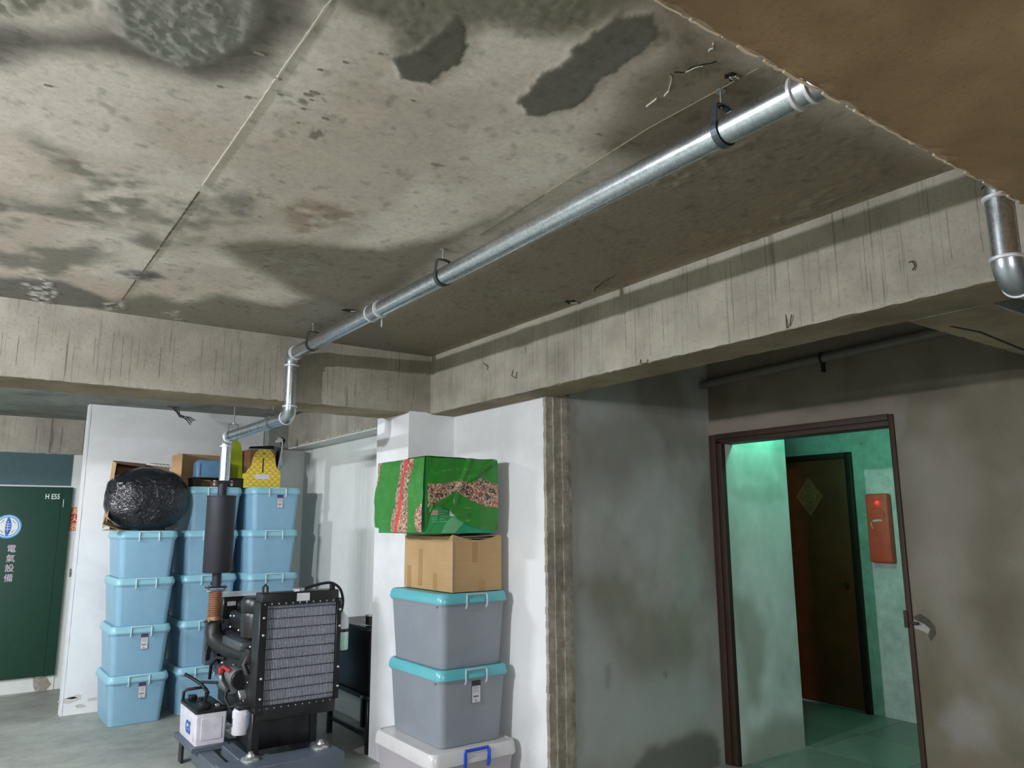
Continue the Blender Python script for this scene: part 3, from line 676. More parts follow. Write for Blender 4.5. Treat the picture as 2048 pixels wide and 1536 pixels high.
MB().rbox(0.912, 0.935, YG - 0.012, YG - 0.0005, 1.045, 1.125, 0.002).build('plate', plain('grey_steel_latch', (128, 128, 124), 0.4, 0.6), lb)
MB().rbox(0.918, 0.929, YG - 0.022, YG - 0.012, 1.06, 1.09, 0.002).build('bolt', M['darkpipe'], lb)

# ================================================================== EXHAUST PIPE, HANGERS
def galv():
    t = NT('galvanised_steel'); co = t.coords(kind='World'); v = t.n('ShaderNodeTexVoronoi'); v.inputs['Scale'].default_value = 130
    t.l(co, 'Vector', v, 'Vector'); n = t.noise(co, 16, 5)
    r = t.ramp(v, 'Color', [(0.2, S(186, 196, 202)), (0.8, S(208, 216, 219))]); t.col(r, 'Color')
    t.b.inputs['Metallic'].default_value = 0.97
    rr = t.ramp(n, 'Fac', [(0.3, (0.24, 0.24, 0.24)), (0.7, (0.33, 0.33, 0.33))]); t.l(rr, 'Color', t.b, 'Roughness')
    return t.m
M['galv'] = galv()
M['weld'] = plain('bright_weld_band', (214, 218, 218), 0.5, 0.35)
M['elbow'] = plain('cast_steel_elbow', (170, 176, 180), 0.32, 0.9, nscale=30)
XPI, ZPI, YRI = 1.552, 2.577, 4.492; PR = 0.0375
ep = thing('exhaust_pipe', 'galvanised steel exhaust pipe hung under the ceiling with elbows and white welded bands', 'pipe', (XPI, 2.6, ZPI))
def el(a, b, c, rad, r=PR + 0.002, n=10):
    """elbow round corner b from direction a to direction c"""
    b = Vector(b); da = (Vector(a) - b).normalized(); dc = (Vector(c) - b).normalized()
    ctr = b + (da + dc) * rad; p = []
    for i in range(n + 1):
        t_ = math.pi / 2 * i / n; p.append(ctr - dc * rad * math.cos(t_) - da * rad * math.sin(t_))
    return p
def run(p, q): MB().tube([p, q], PR, 24, False).build('pipe_run', M['galv'], ep, 50)
def elbow(a, b, c, rad=0.058): MB().tube(el(a, b, c, rad), PR + 0.003, 24, False).build('elbow', M['elbow'], ep, 60)
def band(c, d, r=PR + 0.007, hw=0.007):
    c = Vector(c); d = Vector(d).normalized()
    MB().tube([c - d * hw, c - d * hw * .6, c + d * hw * .6, c + d * hw], r, 24, True, [PR + .001, r, r, PR + .001]).build('weld_band', M['weld'], ep, 40)
e = 0.058; YE, XV, ZLOW, ZV = 0.860, 2.372, 2.190, 2.230
YX = 5.850; XM = 1.545
run((XPI, YE + e, ZPI), (XPI, YRI - e, ZPI))
elbow((XPI, 9, ZPI), (XPI, YE, ZPI), (9, YE, ZPI)); run((XPI + e, YE, ZPI), (XV - e, YE, ZPI))
elbow((-9, YE, ZPI), (XV, YE, ZPI), (XV, YE, -9)); run((XV, YE, ZPI - e), (XV, YE, ZV + e))
elbow((XV, YE, 9), (XV, YE, ZV), (9, YE, ZV)); run((XV + e, YE, ZV), (3.10, YE, ZV))
elbow((XPI, -9, ZPI), (XPI, YRI, ZPI), (XPI, YRI, -9)); run((XPI, YRI, ZPI - e), (XPI, YRI, ZLOW + e))
elbow((XPI, YRI, 9), (XPI, YRI, ZLOW), (XPI, 9, ZLOW)); run((XPI, YRI + e, ZLOW), (XPI, YX - e, ZLOW))
elbow((XPI, -9, ZLOW), (XPI, YX, ZLOW), (XPI, YX, -9)); run((XPI, YX, ZLOW - e), (XPI, YX, 1.868))
for c, d in [((XPI, 0.965, ZPI), (0, 1, 0)), ((XPI, 0.925, ZPI), (0, 1, 0)), ((XPI, 3.26, ZPI), (0, 1, 0)), ((XPI, 3.36, ZPI), (0, 1, 0)), ((XPI, YRI - e, ZPI), (0, 1, 0)),
             ((XPI, YRI, ZPI - e - .012), (0, 0, 1)), ((XPI, YRI, ZLOW + e + .004), (0, 0, 1)), ((XPI, YRI + e, ZLOW), (0, 1, 0)), ((XPI, YX - e, ZLOW), (0, 1, 0)),
             ((XPI, YX, ZLOW - e - .008), (0, 0, 1)), ((XV, YE, 2.478), (0, 0, 1)), ((XV, YE, ZV + e + .004), (0, 0, 1)), ((XV + e, YE, ZV), (1, 0, 0)), ((XV - e, YE, ZPI), (1, 0, 0))]:
    band(c, d)
MB().tube([(XPI, 3.26, ZPI + .0), (XPI, 3.36, ZPI)], PR + 0.004, 24).build('sleeve', M['elbow'], ep, 40)
MB().box(XPI + 0.028, XPI + 0.034, 3.305, 3.312, ZPI - 0.075, ZPI - 0.02).build('clamp_tail', M['weld'], ep)
M['strap'] = plain('dark_steel_strap', (84, 92, 98), 0.45, 0.7); M['zinc'] = plain('zinc_rod', (176, 174, 166), 0.4, 0.7)
M['bolt'] = plain('bright_bolt', (205, 208, 206), 0.3, 0.8, bump=0)
def hanger(y, ztop, zc, label, thin=False, tilt=0.0):
    h = thing('pipe_hanger', label, 'pipe hanger', (XPI, y, zc), 'hangers of the exhaust pipe')
    zt = zc + PR + (0.036 if not thin else 0.045)
    MB().tube([(XPI, y, zt - 0.004), (XPI, y, ztop)], 0.0035, 8).build('rod', M['zinc'], h, 40)
    MB().lathe([(0.014, -0.003), (0.014, 0)], (XPI, y, ztop), 12).build('anchor_plate', M['zinc'], h)
    MB().lathe([(0.008, 0.0), (0.008, 0.007)], (XPI, y, zt), 6).build('nut', M['bolt'], h)
    hw = 0.010 if not thin else 0.004; mb = MB(); r = PR + 0.003
    pth = [(XPI - 0.013, zt), (XPI - 0.030, zt - 0.004)] + [(XPI + r * math.cos(a), zc + r * math.sin(a)) for a in np.linspace(math.pi * 0.86, math.pi * 2.14, 22)] + [(XPI + 0.030, zt - 0.004), (XPI + 0.013, zt), (XPI - 0.013, zt)]
    vs = []
    for i, (px, pz) in enumerate(pth):
        vs += [(px, y - hw, pz), (px, y + hw, pz)]
    mb.add(vs, [(2 * i, 2 * i + 1, 2 * i + 3, 2 * i + 2) for i in range(len(pth) - 1)])
    s = mb.build('strap', M['strap'], h)
    md = s.modifiers.new('thickness', 'SOLIDIFY'); md.thickness = 0.0025; md.offset = 1.0
    MB().lathe([(0.007, 0), (0.009, 0.004), (0.009, 0.009), (0.004, 0.012)], (XPI + 0.034, y, zc + PR + 0.006), 8, 'X').build('side_bolt', M['bolt'], h)
hanger(1.19, ZC, ZPI, 'steel pipe hanger nearest the brown beam, with a broad strap and bright bolt')
hanger(2.665, ZC, ZPI, 'dark steel pipe hanger midway along the long ceiling pipe')
hanger(4.155, ZC, ZPI, 'steel pipe hanger on the ceiling pipe just before it drops down the beam')
hanger(4.80, ZB, ZLOW, 'slim pipe hanger on the lower pipe beneath the rear beam', True)
hanger(5.68, ZC2, ZLOW, 'long-rod pipe hanger above the elbow leading down to the muffler', True)

# ---- muffler
M['matt'] = plain('matt_black_steel', (44, 46, 52), 0.55, 0.3, var=0.1); M['copper'] = plain('copper_bellows', (172, 132, 102), 0.4, 0.6)
mf = thing('exhaust_muffler', 'black cylindrical exhaust muffler with a copper bellows standing on the generator', 'muffler', (XM, YX, 0.86))
MB().lathe([(0.098, 1.205), (0.101, 1.212), (0.101, 1.745), (0.104, 1.747), (0.104, 1.757), (0.09, 1.758)], (XM, YX, 0), 40).build('body', M['matt'], mf, 40)
MB().lathe([(0.032, 1.757), (0.032, 1.85)], (XM, YX, 0), 20).build('neck', M['matt'], mf, 40)
MB().lathe([(0.032, 1.10), (0.032, 1.206)], (XM, YX, 0), 20).build('neck', M['matt'], mf, 40)
for z in (1.85, 1.096, 1.073):
    MB().rloft([(z, 0.150, 0.075, 0.03), (z + 0.010, 0.150, 0.075, 0.03)], (XM, YX, 0)).build('flange', M['matt'] if z != 1.073 else M['elbow'], mf, 30)
for z in (1.845, 1.09):
    for sx in (-0.06, 0.06):
        MB().lathe([(0.007, -0.016), (0.010, -0.010), (0.010, 0.022), (0.006, 0.026)], (XM + sx, YX - 0.01, z), 6).build('bolt', M['bolt'], mf, 30)
prof = [(0.036, 0.868), (0.050, 0.872), (0.050, 0.900)]
for i in range(13):
    z = 0.905 + i * 0.0128; prof += [(0.038, z), (0.050, z + 0.0045), (0.050, z + 0.008), (0.038, z + 0.0125)]
MB().lathe(prof + [(0.044, 1.073)], (XM, YX, 0), 26).build('bellows', M['copper'], mf, 30)

# ================================================================== STORAGE BOXES
M['sticker'] = plain('white_sticker', (206, 204, 210), 0.5, bump=0); M['purple'] = plain('purple_sticker_head', (78, 62, 98), 0.5, bump=0)
M['ink'] = plain('dark_print', (52, 52, 60), 0.6, bump=0)
def sticker(parent, x, y, z, w_=0.052, h=0.115, head='purple'):
    """short product sticker hanging below the front latch; y is the front face"""
    s = MB().box(x - w_ / 2, x + w_ / 2, y - 0.0012, y, z - h, z).build('label_sticker', M['sticker'], parent)
    MB().box(x - w_ / 2 - 0.001, x + w_ / 2 + 0.001, y - 0.0016, y - 0.0004, z - h * 0.24, z + 0.001).build('sticker_head', M[head], s, loc=(0, 0, 0))
    mb = MB()
    mb.box(x - w_ / 2 - 0.0015, x - w_ / 2, y - 0.0014, y, z - h - .0015, z); mb.box(x + w_ / 2, x + w_ / 2 + 0.0015, y - 0.0014, y, z - h - .0015, z)
    mb.box(x - w_ / 2, x + w_ / 2, y - 0.0014, y, z - h - .0015, z - h)
    for q in range(5): mb.box(x - w_ * .36, x + w_ * (.34 - .05 * (q % 3)), y - 0.0016, y - .001, z - h * (.31 + q * .055) - .0012, z - h * (.31 + q * .055))
    for q in range(6): mb.box(x - w_ * .34 + q * .006, x - w_ * .34 + q * .006 + .0042, y - 0.0016, y - .001, z - h * .76, z - h * .68)
    mb.box(x - .005, x - .002, y - 0.0018, y - .001, z - h * .95, z - h * .83); mb.box(x - .005, x + .004, y - 0.0018, y - .001, z - h * .95, z - h * .925)
    mb.build('sticker_print', M['ink'], s, loc=(0, 0, 0))
    return s
def storage_box(name, label, group, W, D, H, lip, mb_, ml, mh, loc, rz=0.0, hw=0.075, latch_slab=False, over=0.02, rib=True, bar=0.0055):
    """local origin under the middle of the box; short side faces -y. Lid plateau at H"""
    o = thing(name, label, 'storage box', loc, group, True, rz)
    b = [(0.0, W - 0.085, D - 0.085, 0.035), (0.004, W - 0.075, D - 0.075, 0.040), (H - lip - 0.012, W - 0.030, D - 0.030, 0.046), (H - lip - 0.010, W - 0.014, D - 0.014, 0.048), (H - lip + 0.012, W - 0.012, D - 0.012, 0.048)]
    MB().rloft(b, k=5).build('body', mb_, o, 35)
    l = [(H - lip, W - 0.008, D - 0.008, 0.05), (H - lip, W, D, 0.052), (H - lip + 0.010, W + 0.002, D + 0.002, 0.054), (H - 0.010, W - 0.010, D - 0.010, 0.052), (H + 0.004, W - 0.026, D - 0.026, 0.05), (H + 0.005, W - 0.050, D - 0.050, 0.046), (H, W - 0.058, D - 0.058, 0.042)]
    MB().rloft(l, k=5).build('lid', ml, o, 32)
    for s in (-1, 1):
        f = s * (D / 2 + 0.001); t_ = bar
        mb = MB(); P = [(-hw, f * 1.0 - s * 0.004, H - lip - 0.030), (-hw, f + s * 0.006, H - lip - 0.012), (-hw, f + s * 0.006, H - 0.012), (-hw + .004, f - s * 0.001, H - 0.002), (hw - .004, f - s * 0.001, H - 0.002), (hw, f + s * 0.006, H - 0.012), (hw, f + s * 0.006, H - lip - 0.012), (hw, f - s * 0.004, H - lip - 0.030)]
        mb.tube(P, t_, 6).build('handle', mh, o, 40)
        if latch_slab: MB().rbox(-hw + 0.016, hw - 0.016, min(f, f + s * .008), max(f, f + s * .008), H - lip + 0.002, H - lip + 0.026, 0.002).build('latch_grip', ml, o, 40)
    if rib:
        for sx in (-1, 1): MB().box(min(sx * (W / 2 - .016), sx * (W / 2 - .006)), max(sx * (W / 2 - .016), sx * (W / 2 - .006)), -D / 2 + .06, -D / 2 + .075, H - lip - .022, H - lip).build('rim_tab', mb_, o, loc=(0, 0, 0))
    return o
def plastic(name, rgb, rough, sub=0.1):
    t = NT(name); co = t.coords(); n = t.noise(co, 5, 4); c = S(*rgb)
    r = t.ramp(n, 'Fac', [(0.3, tuple(v * .93 for v in c[:3])), (0.7, tuple(min(1, v * 1.06) for v in c[:3]))]); t.col(r, 'Color')
    t.b.inputs['Roughness'].default_value = rough; t.b.inputs['Subsurface Weight'].default_value = sub
    t.b.inputs['Subsurface Radius'].default_value = (0.01, 0.012, 0.014); t.b.inputs['Subsurface Scale'].default_value = 0.5
    n2 = t.noise(co, 220, 2); t.bump(n2, 'Fac', 0.05, 0.002); return t.m
M['pblue'] = plastic('blue_polypropylene', (132, 174, 196), 0.42, 0.0); M['pblue_lid'] = plastic('light_blue_lid', (140, 192, 205), 0.35, 0.0)
M['platch'] = plastic('pale_latch', (190, 212, 218), 0.4, 0.0)
P_ = 0.3735; WB, DB = 0.455, 0.585
stacks = [(1.257, 6.865, 4, 'stack under the black bag', (0.006, 0.0, 0.004, 0.002)),
          (1.786, 6.945, 5, 'stack behind the black muffler', (0.0, 0.003, 0.0, -0.003, 0.004)),
          (2.272, 6.790, 5, 'stack under the yellow box', (0.0, 0.004, 0.006, -0.004, 0.002))]
names5 = ['lowest box on the floor', 'second box up', 'third box up', 'fourth box up', 'topmost box']
first = None
for (xc, yf, n, where, offs) in stacks:
    for i in range(n):
        nm = ['lowest box on the floor', 'second box up', 'third box up', 'top box'][i] if n == 4 else names5[i]
        lab = 'light blue storage box, %s, %s' % (nm, where)
        loc = (xc + offs[i], yf + DB / 2 + abs(offs[i]), i * P_ + (0.0005 if i else 0))
        if first is None:
            first = o = storage_box('storage_box', lab, 'stacked blue storage boxes', WB, DB, P_ - 0.0005, 0.048, M['pblue'], M['pblue_lid'], M['platch'], loc)
        else:
            o = copy_tree(first, None, loc); o['label'] = lab
        o.rotation_euler.z = (offs[i] * 4)
for o in [q for q in COL.objects if q.get('group') == 'stacked blue storage boxes']:
    nm = o['label']
    if any(k_ in nm for k_ in ('lowest box on the floor, stack under the black', 'second box up, stack under the black', 'topmost box, stack under the yellow', 'topmost box, stack behind', 'third box up, stack behind')):
        yy = -DB / 2 + 0.0165
        sticker(o, 0.03, yy - 0.0008, 0.312)
M['pgrey'] = plastic('grey_polypropylene', (134, 141, 147), 0.42, 0.0); M['pteal'] = plastic('teal_lid', (96, 178, 186), 0.3, 0.0)
M['glatch'] = plastic('grey_latch', (176, 190, 196), 0.4, 0.0)
gb = []
for i, (xc, yc, z, rz, lab) in enumerate([(2.463, 4.130, 0.3255, 0.0, 'grey storage box with teal lid and white label, lower of the two'), (2.470, 4.145, 0.7365, 0.015, 'grey storage box with teal lid carrying the cardboard carton')]):
    o = storage_box('storage_box', lab, 'grey boxes with teal lids', 0.480, 0.655, 0.4105, 0.050, M['pgrey'], M['pteal'], M['glatch'], (xc, yc, z), rz, 0.070, True)
    gb.append(o)
sticker(gb[0], 0.012, -0.655 / 2 + 0.0155, 0.342, 0.056, 0.118, 'ink')
t = NT('frosted_clear_plastic'); t.b.inputs['Base Color'].default_value = S(206, 200, 204); t.b.inputs['Roughness'].default_value = 0.35
t.b.inputs['Transmission Weight'].default_value = 0.35; t.bump(t.noise(t.coords(), 6, 3), 'Fac', 0.1, 0.01); M['frost'] = t.m
M['wlid'] = plastic('white_lid', (205, 204, 202), 0.25, 0.0); M['hblue'] = plastic('blue_clip', (24, 74, 196), 0.35, 0.0)
wb = storage_box('storage_box', 'frosted white storage box with blue clip handle at the bottom of the right-hand stack', 'x', 0.575, 0.720, 0.3250, 0.066, M['frost'], M['wlid'], M['hblue'], (2.437, 4.110, 0.0), 0.0, 0.078, True, bar=0.0095)
del wb['group']
for q in range(9): MB().rbox(-0.13 + q * .042, -0.108 + q * .042, -0.318, -0.300, 0.3245, 0.3262, 0.0006, 1).build('lid_rib', M['wlid'], wb)
MB().rloft([(0.02, 0.44, 0.58, 0.04), (0.20, 0.46, 0.60, 0.04)]).build('contents', plain('pale_pink_cloth', (196, 176, 190), 0.9), wb)

# ================================================================== CARTONS
def cardboard(name, rgb):
    t = NT(name); co = t.coords(); n = t.noise(co, 4, 5); f = t.coords((1, 1, 160)); n2 = t.noise(f, 1, 2)
    c = S(*rgb); r = t.ramp(n, 'Fac', [(0.3, tuple(v * .88 for v in c[:3])), (0.7, tuple(min(1, v * 1.08) for v in c[:3]))])
    r2 = t.ramp(n2, 'Fac', [(0.3, (0.94, 0.94, 0.94)), (0.7, (1.03, 1.03, 1.03))]); mx = t.mix((r, 'Color'), (r2, 'Color'), None, 'MULTIPLY', 1.0)
    t.col(mx, 2); t.b.inputs['Roughness'].default_value = 0.8; return t.m
M['card'] = cardboard('brown_cardboard', (178, 146, 102)); M['card2'] = cardboard('dark_cardboard', (132, 98, 66)); M['card_in'] = cardboard('carton_flap_grey', (168, 156, 136))
M['tape'] = plain('brown_parcel_tape', (166, 132, 86), 0.25, var=0.06)
cx0, cx1, cy0, cy1, cz0, cz1 = 2.345, 2.690, 3.875, 4.470, 1.1535, 1.472
cb = thing('cardboard_box', 'plain brown taped cardboard box standing on the teal-lidded grey box', 'box', ((cx0 + cx1) / 2, (cy0 + cy1) / 2, cz0))
mb = MB(); n = 16; vs = []
ring = [(cx0, cy0), (cx1, cy0), (cx1, cy1), (cx0, cy1)]
pts = []
for (a, b) in zip(ring, ring[1:] + ring[:1]):
    for i in range(n): pts.append((a[0] + (b[0] - a[0]) * i / n, a[1] + (b[1] - a[1]) * i / n))
for zi in (0, 1):
    for j, (px_, py_) in enumerate(pts):
        z = cz0 if zi == 0 else cz1
        if zi and j < n: u = j / n; z += 0.012 - 0.034 * math.sin(math.pi * u)      # sagging front edge
        if zi and 2 * n <= j < 3 * n: z += 0.0
        vs.append((px_, py_, z))
N = len(pts); mb.add(vs, [(i, (i + 1) % N, (i + 1) % N + N, i + N) for i in range(N)] + [tuple(range(N - 1, -1, -1))])
s_ = mb.build('carton_wall', M['card'], cb); md = s_.modifiers.new('thickness', 'SOLIDIFY'); md.thickness = 0.004; md.offset = -1
mb = MB(); mb.box(cx0 + .006, cx1 - .006, cy0 + .012, cy1 - .006, cz1 - 0.014, cz1 - 0.010); mb.build('flap', M['card_in'], cb)
mb = MB(); mb.add([(cx0 + .02, cy0 + .004, cz1 - .004), (cx1 - .004, cy0 + .004, cz1 + .006), (cx1 - .004, cy0 + .20, cz1 + .012), (cx0 + .02, cy0 + .20, cz1 + .012)], [(0, 1, 2, 3)])
s_ = mb.build('flap', M['card_in'], cb); md = s_.modifiers.new('thickness', 'SOLIDIFY'); md.thickness = 0.003
for (u0, u1, v0, v1) in [(0.60, 0.69, 0.05, 0.75), (0.30, 0.38, 0.0, 0.32), (0.85, 0.93, 0.0, 0.42)]:
    ya_, yb_ = cy0 + (cy1 - cy0) * u0, cy0 + (cy1 - cy0) * u1
    MB().box(cx0 - 0.0007, cx0 + .001, ya_, yb_, cz0 + .32 * v0, cz0 + .32 * v1).build('tape_strip', M['tape'], cb)
MB().box(cx0 + 0.135, cx0 + 0.175, cy0 - 0.0007, cy0 + .001, cz0 + 0.165, cz0 + 0.285).build('tape_strip', M['tape'], cb)
MB().box(cx0 + 0.185, cx0 + 0.225, cy0 - 0.0007, cy0 + .001, cz0, cz0 + 0.06).build('tape_strip', M['tape'], cb)
MB().tube([(cx0 - .001, cy0 - .001, cz0 + 0.01), (cx0 - .001, cy0 - .001, cz1 - 0.02)], 0.0035, 6).build('worn_corner', M['card_in'], cb)

# ---- printed green carton with its cloth wrap
gx0, gx1, gy0, gy1, gz0, gz1 = 2.160, 2.645, 3.880, 4.480, 1.4905, 1.925
M['gcard'] = plain('green_printed_carton', (52, 146, 82), 0.45, var=0.10, nscale=3); M['gcard2'] = plain('pale_green_print', (104, 176, 122), 0.45); M['gcard3'] = plain('deep_green_print', (26, 140, 96), 0.45)
gc = thing('printed_carton', 'green printed carton under the patterned green wrap', 'box', ((gx0 + gx1) / 2, (gy0 + gy1) / 2, gz0))
MB().rbox(gx0, gx1, gy0, gy1, gz0, gz1, 0.003).build('carton', M['gcard'], gc, 40)
MB().prism([(gx0 + .11, gz0 + .002), (gx0 + .20, gz0 + .002), (gx0 + .31, gz0 + .105), (gx0 + .20, gz0 + .115), (gx0 + .14, gz0 + .06)], gy0 - .0008, gy0 + .001, 'Y').build('printed_panel', M['gcard2'], gc)
MB().prism([(gx0 + .20, gz0 + .002), (gx1 - .003, gz0 + .002), (gx1 - .003, gz0 + .08), (gx0 + .31, gz0 + .105)], gy0 - .0008, gy0 + .001, 'Y').build('printed_panel', M['gcard3'], gc)
MB().box(gx0 + .035, gx0 + .085, gy0 - .0014, gy0, gz0 + .105, gz0 + .135).build('printed_badge', plain('faded_pink_print', (190, 150, 130), 0.5), gc)
MB().box(gx0 + .165, gx0 + .21, gy0 - .0014, gy0, gz0 + .100, gz0 + .135).build('printed_badge', M['pwhite'], gc)
mb = MB()
for q in range(3): mb.box(gx0 + .045, gx0 + .082, gy0 - .0014, gy0, gz0 + .090 - q * .012, gz0 + .093 - q * .012)
for q in range(5): mb.box(gx0 + .098, gx0 + .098 + (.055, .035, .05, .03, .048)[q], gy0 - .0014, gy0, gz0 + .128 - q * .015, gz0 + .131 - q * .015)
mb.build('printed_lines', plain('mint_print', (132, 206, 160), 0.5), gc)

t = NT('patterned_green_wrap'); a = t.n('ShaderNodeVertexColor', layer_name='pat'); co = t.coords()
sep = t.n('ShaderNodeSeparateColor'); t.l(a, 'Color', sep, 'Color')
v = t.n('ShaderNodeTexVoronoi', feature='F1'); v.inputs['Scale'].default_value = 34; t.l(co, 'Vector', v, 'Vector')
nz = t.noise(co, 26, 3, 0.55, 1.6); vr = t.ramp(nz, 'Fac', [(0.34, S(74, 56, 50)), (0.42, S(126, 104, 88)), (0.46, S(196, 180, 148)), (0.53, S(158, 66, 54)), (0.60, S(88, 76, 70)), (0.66, S(198, 182, 152))])
vr.color_ramp.interpolation = 'CONSTANT'
gn = t.noise(t.coords((10, 10, 60)), 1, 3); gr = t.ramp(gn, 'Fac', [(0.60, S(40, 124, 36)), (0.70, S(56, 142, 48)), (0.75, S(110, 168, 92))])
mx = t.mix((gr, 'Color'), (vr, 'Color'), (sep, 'Red')); mx = t.mix((mx, 2), S(206, 62, 58), (sep, 'Green'))
t.col(mx, 2); t.b.inputs['Roughness'].default_value = 0.38; t.b.inputs['Sheen Weight'].default_value = 0.1; M['wrap'] = t.m
# the cloth is one sheet over the top, the -x side, the -y side and the right end; parametrised by perimeter
th = 0.006
X0, X1, Y0, Y1, Z1 = gx0 - th, gx1 + th + 0.004, gy0 - th, gy1 + th, gz1 + 0.006
def fold(p, q, s): return (mnoise.noise(Vector((p * 3.5 + s, q * 2.5, s))) * 0.014 + mnoise.noise(Vector((p * 10, q * 7, s + 4))) * 0.0035)
vs, fs, pat = [], [], []
def sheet(nu, nv, fn):
    k0 = len(vs)
    for j in range(nv + 1):
        for i in range(nu + 1):
            p, c = fn(i / nu, j / nv); vs.append(p); pat.append(c)
    for j in range(nv):
        for i in range(nu): fs.append((k0 + j * (nu + 1) + i, k0 + j * (nu + 1) + i + 1, k0 + (j + 1) * (nu + 1) + i + 1, k0 + (j + 1) * (nu + 1) + i))
def interp(u, tab):
    return float(np.interp(u, [a_ for a_, _ in tab], [b_ for _, b_ in tab]))
def f_front(u, v):     # -y face; u along x, v from top down
    hem = interp(u, [(0, .98), (0.03, .95), (0.075, .74), (0.10, .66), (0.22, .645), (0.32, .70), (0.45, .82), (0.6, .895), (0.8, .945), (1, .965)])
    s = v * hem; z = Z1 - s * (Z1 - gz0)
    cr = lambda a_, b_, c_, d_, w_, h_: h_ * math.exp(-(((u - a_) * (d_ - b_) - (s - b_) * (c_ - a_)) / math.hypot(c_ - a_, d_ - b_) / w_) ** 2) * (1 if min(a_, c_) - .05 < u < max(a_, c_) + .05 else 0)
    o_ = max(0.001, 0.008 + fold(u, s, 1.0) + 0.008 * math.sin(math.pi * min(1, v)) + cr(.92, .02, .10, .66, .022, .016) + cr(.55, .12, .42, .46, .02, .009) - cr(.86, .10, .14, .62, .02, .008) + cr(.12, .66, .50, .74, .02, .010))
    x = X0 + u * (X1 - X0)
    up = interp(u, [(0, .36), (0.25, .34), (0.45, .30), (0.62, .33), (0.75, .26), (1, .34)]); dn = interp(u, [(0, .66), (0.12, .60), (0.25, .52), (0.4, .44), (0.6, .56), (0.8, .64), (1, .66)])
    j = mnoise.noise(Vector((u * 30, s * 30, 2))) * .012
    pr = 1.0 if up + j < s < dn + j and u > .015 else 0.0
    return (x, Y0 - o_, z), (pr, 0, 0)
def f_left(u, v):      # -x face; u along y from the front corner back
    hem = interp(u, [(0, .98), (0.3, .99), (0.55, .985), (0.75, .96), (0.9, .93), (1, .92)])
    s = v * hem; z = Z1 - s * (Z1 - gz0) * (1 if s < 1 else 1)
    bulge = 0.022 * math.sin(math.pi * u) * s + 0.014 * math.sin(math.pi * s)
    o_ = max(0.001, 0.006 + bulge + fold(u + 3, s, 5.0) * 1.1 + .010 * math.sin(u * 13 + 1.5 * s) * s * s)
    y = Y0 + u * (Y1 - Y0)
    j = mnoise.noise(Vector((u * 30, s * 30, 7))) * .012
    c0 = interp(s, [(0, .34), (.5, .38), (1, .46)]) ; wdt = interp(s, [(0, .13), (.6, .13), (1, .17)])
    pr = 1.0 if abs(u - c0 + j) < wdt else 0.0
    # pattern tongue turned over at the front corner, and a corner at the far top edge
    if s > .62 and u < .13 and abs(s - .82) < .20 * (1 - (u / .13) ** 2) ** .5: pr = 1.0
    if u > .93 + .25 * (s - .1) and s < .42: pr = 1.0
    rd = 1.0 if pr and abs(u - c0 - .012) < .030 and u > .14 else 0.0
    return (X0 - o_, y, z), (pr, rd, 0)
def f_top(u, v):
    x = X0 - .006 + u * (X1 - X0 + .006); y = Y0 - .006 + v * (Y1 - Y0 + .006)
    z = Z1 + 0.004 + fold(u, v, 9) * .5 - 0.045 * sstep(.25, .75, np.array(v)) * (1 - u) ** 1.0 * 0.2
    return (x, y, float(z)), (0, 0, 0)
def f_right(u, v):     # +x end, narrow return
    s = v * .95; return (X1 + .002, Y0 - .006 + u * (Y1 - Y0), Z1 - s * (Z1 - gz0)), (1.0 if .34 < s < .66 else 0, 0, 0)
sheet(110, 96, f_front); sheet(130, 96, f_left); sheet(30, 30, f_top); sheet(12, 24, f_right)
me = bpy.data.meshes.new('wrap_cloth'); me.from_pydata(vs, [], fs); me.update()
bm = bmesh.new(); bm.from_mesh(me); bm.to_mesh(me); bm.free()
at = me.color_attributes.new('pat', 'FLOAT_COLOR', 'POINT'); at.data.foreach_set('color', np.array([(*c, 1) for c in pat], np.float32).ravel())
for p in me.polygons: p.use_smooth = True
me.materials.append(M['wrap'])
wr = tag(link('wrap_cloth', me), 'shiny green wrapping cloth with a red and beige patterned border draped over the carton', 'cloth')
md = wr.modifiers.new('weld', 'WELD'); md.merge_threshold = 0.004

# ================================================================== ON TOP OF THE BLUE STACKS
ZT4, ZT5 = 4 * P_ + 0.0045, 5 * P_ + 0.0045
t = NT('black_bin_liner'); co = t.coords(); n1 = t.noise(co, 7, 3, 0.5, 2.0); n2 = t.noise(co, 22, 2, 0.5, 2.5)
t.b.inputs['Base Color'].default_value = S(24, 27, 32); t.b.inputs['Roughness'].default_value = 0.19; t.b.inputs['Specular IOR Level'].default_value = 0.7
h = t.mix((n1, 'Fac'), (n2, 'Fac'), None, 'MIX', 0.35); t.bump(h, 2, 0.8, 0.03); M['liner'] = t.m
bm = bmesh.new(); bmesh.ops.create_icosphere(bm, subdivisions=5, radius=1)
BC = Vector((1.245, 7.00, ZT4 + 0.262))
for v in bm.verts:
    d = v.co.copy(); r = 1 + 0.05 * mnoise.noise(d * 2.1) + 0.025 * mnoise.noise(d * 5) + 0.012 * abs(mnoise.noise(Vector((d.x * 14, d.y * 14, d.z * 8))))
    e_ = 0.82
    p = Vector((math.copysign(abs(d.x) ** e_, d.x) * 0.318, math.copysign(abs(d.y) ** e_, d.y) * 0.195, math.copysign(abs(d.z) ** e_, d.z) * 0.258)) * r
    p.z = max(p.z, -0.258); v.co = BC + p
me = bpy.data.meshes.new('plastic_bag'); bm.to_mesh(me); bm.free()
for p in me.polygons: p.use_smooth = True
me.materials.append(M['liner']); tag(link('plastic_bag', me), 'stuffed shiny black plastic bag on top of the left blue stack', 'bag')
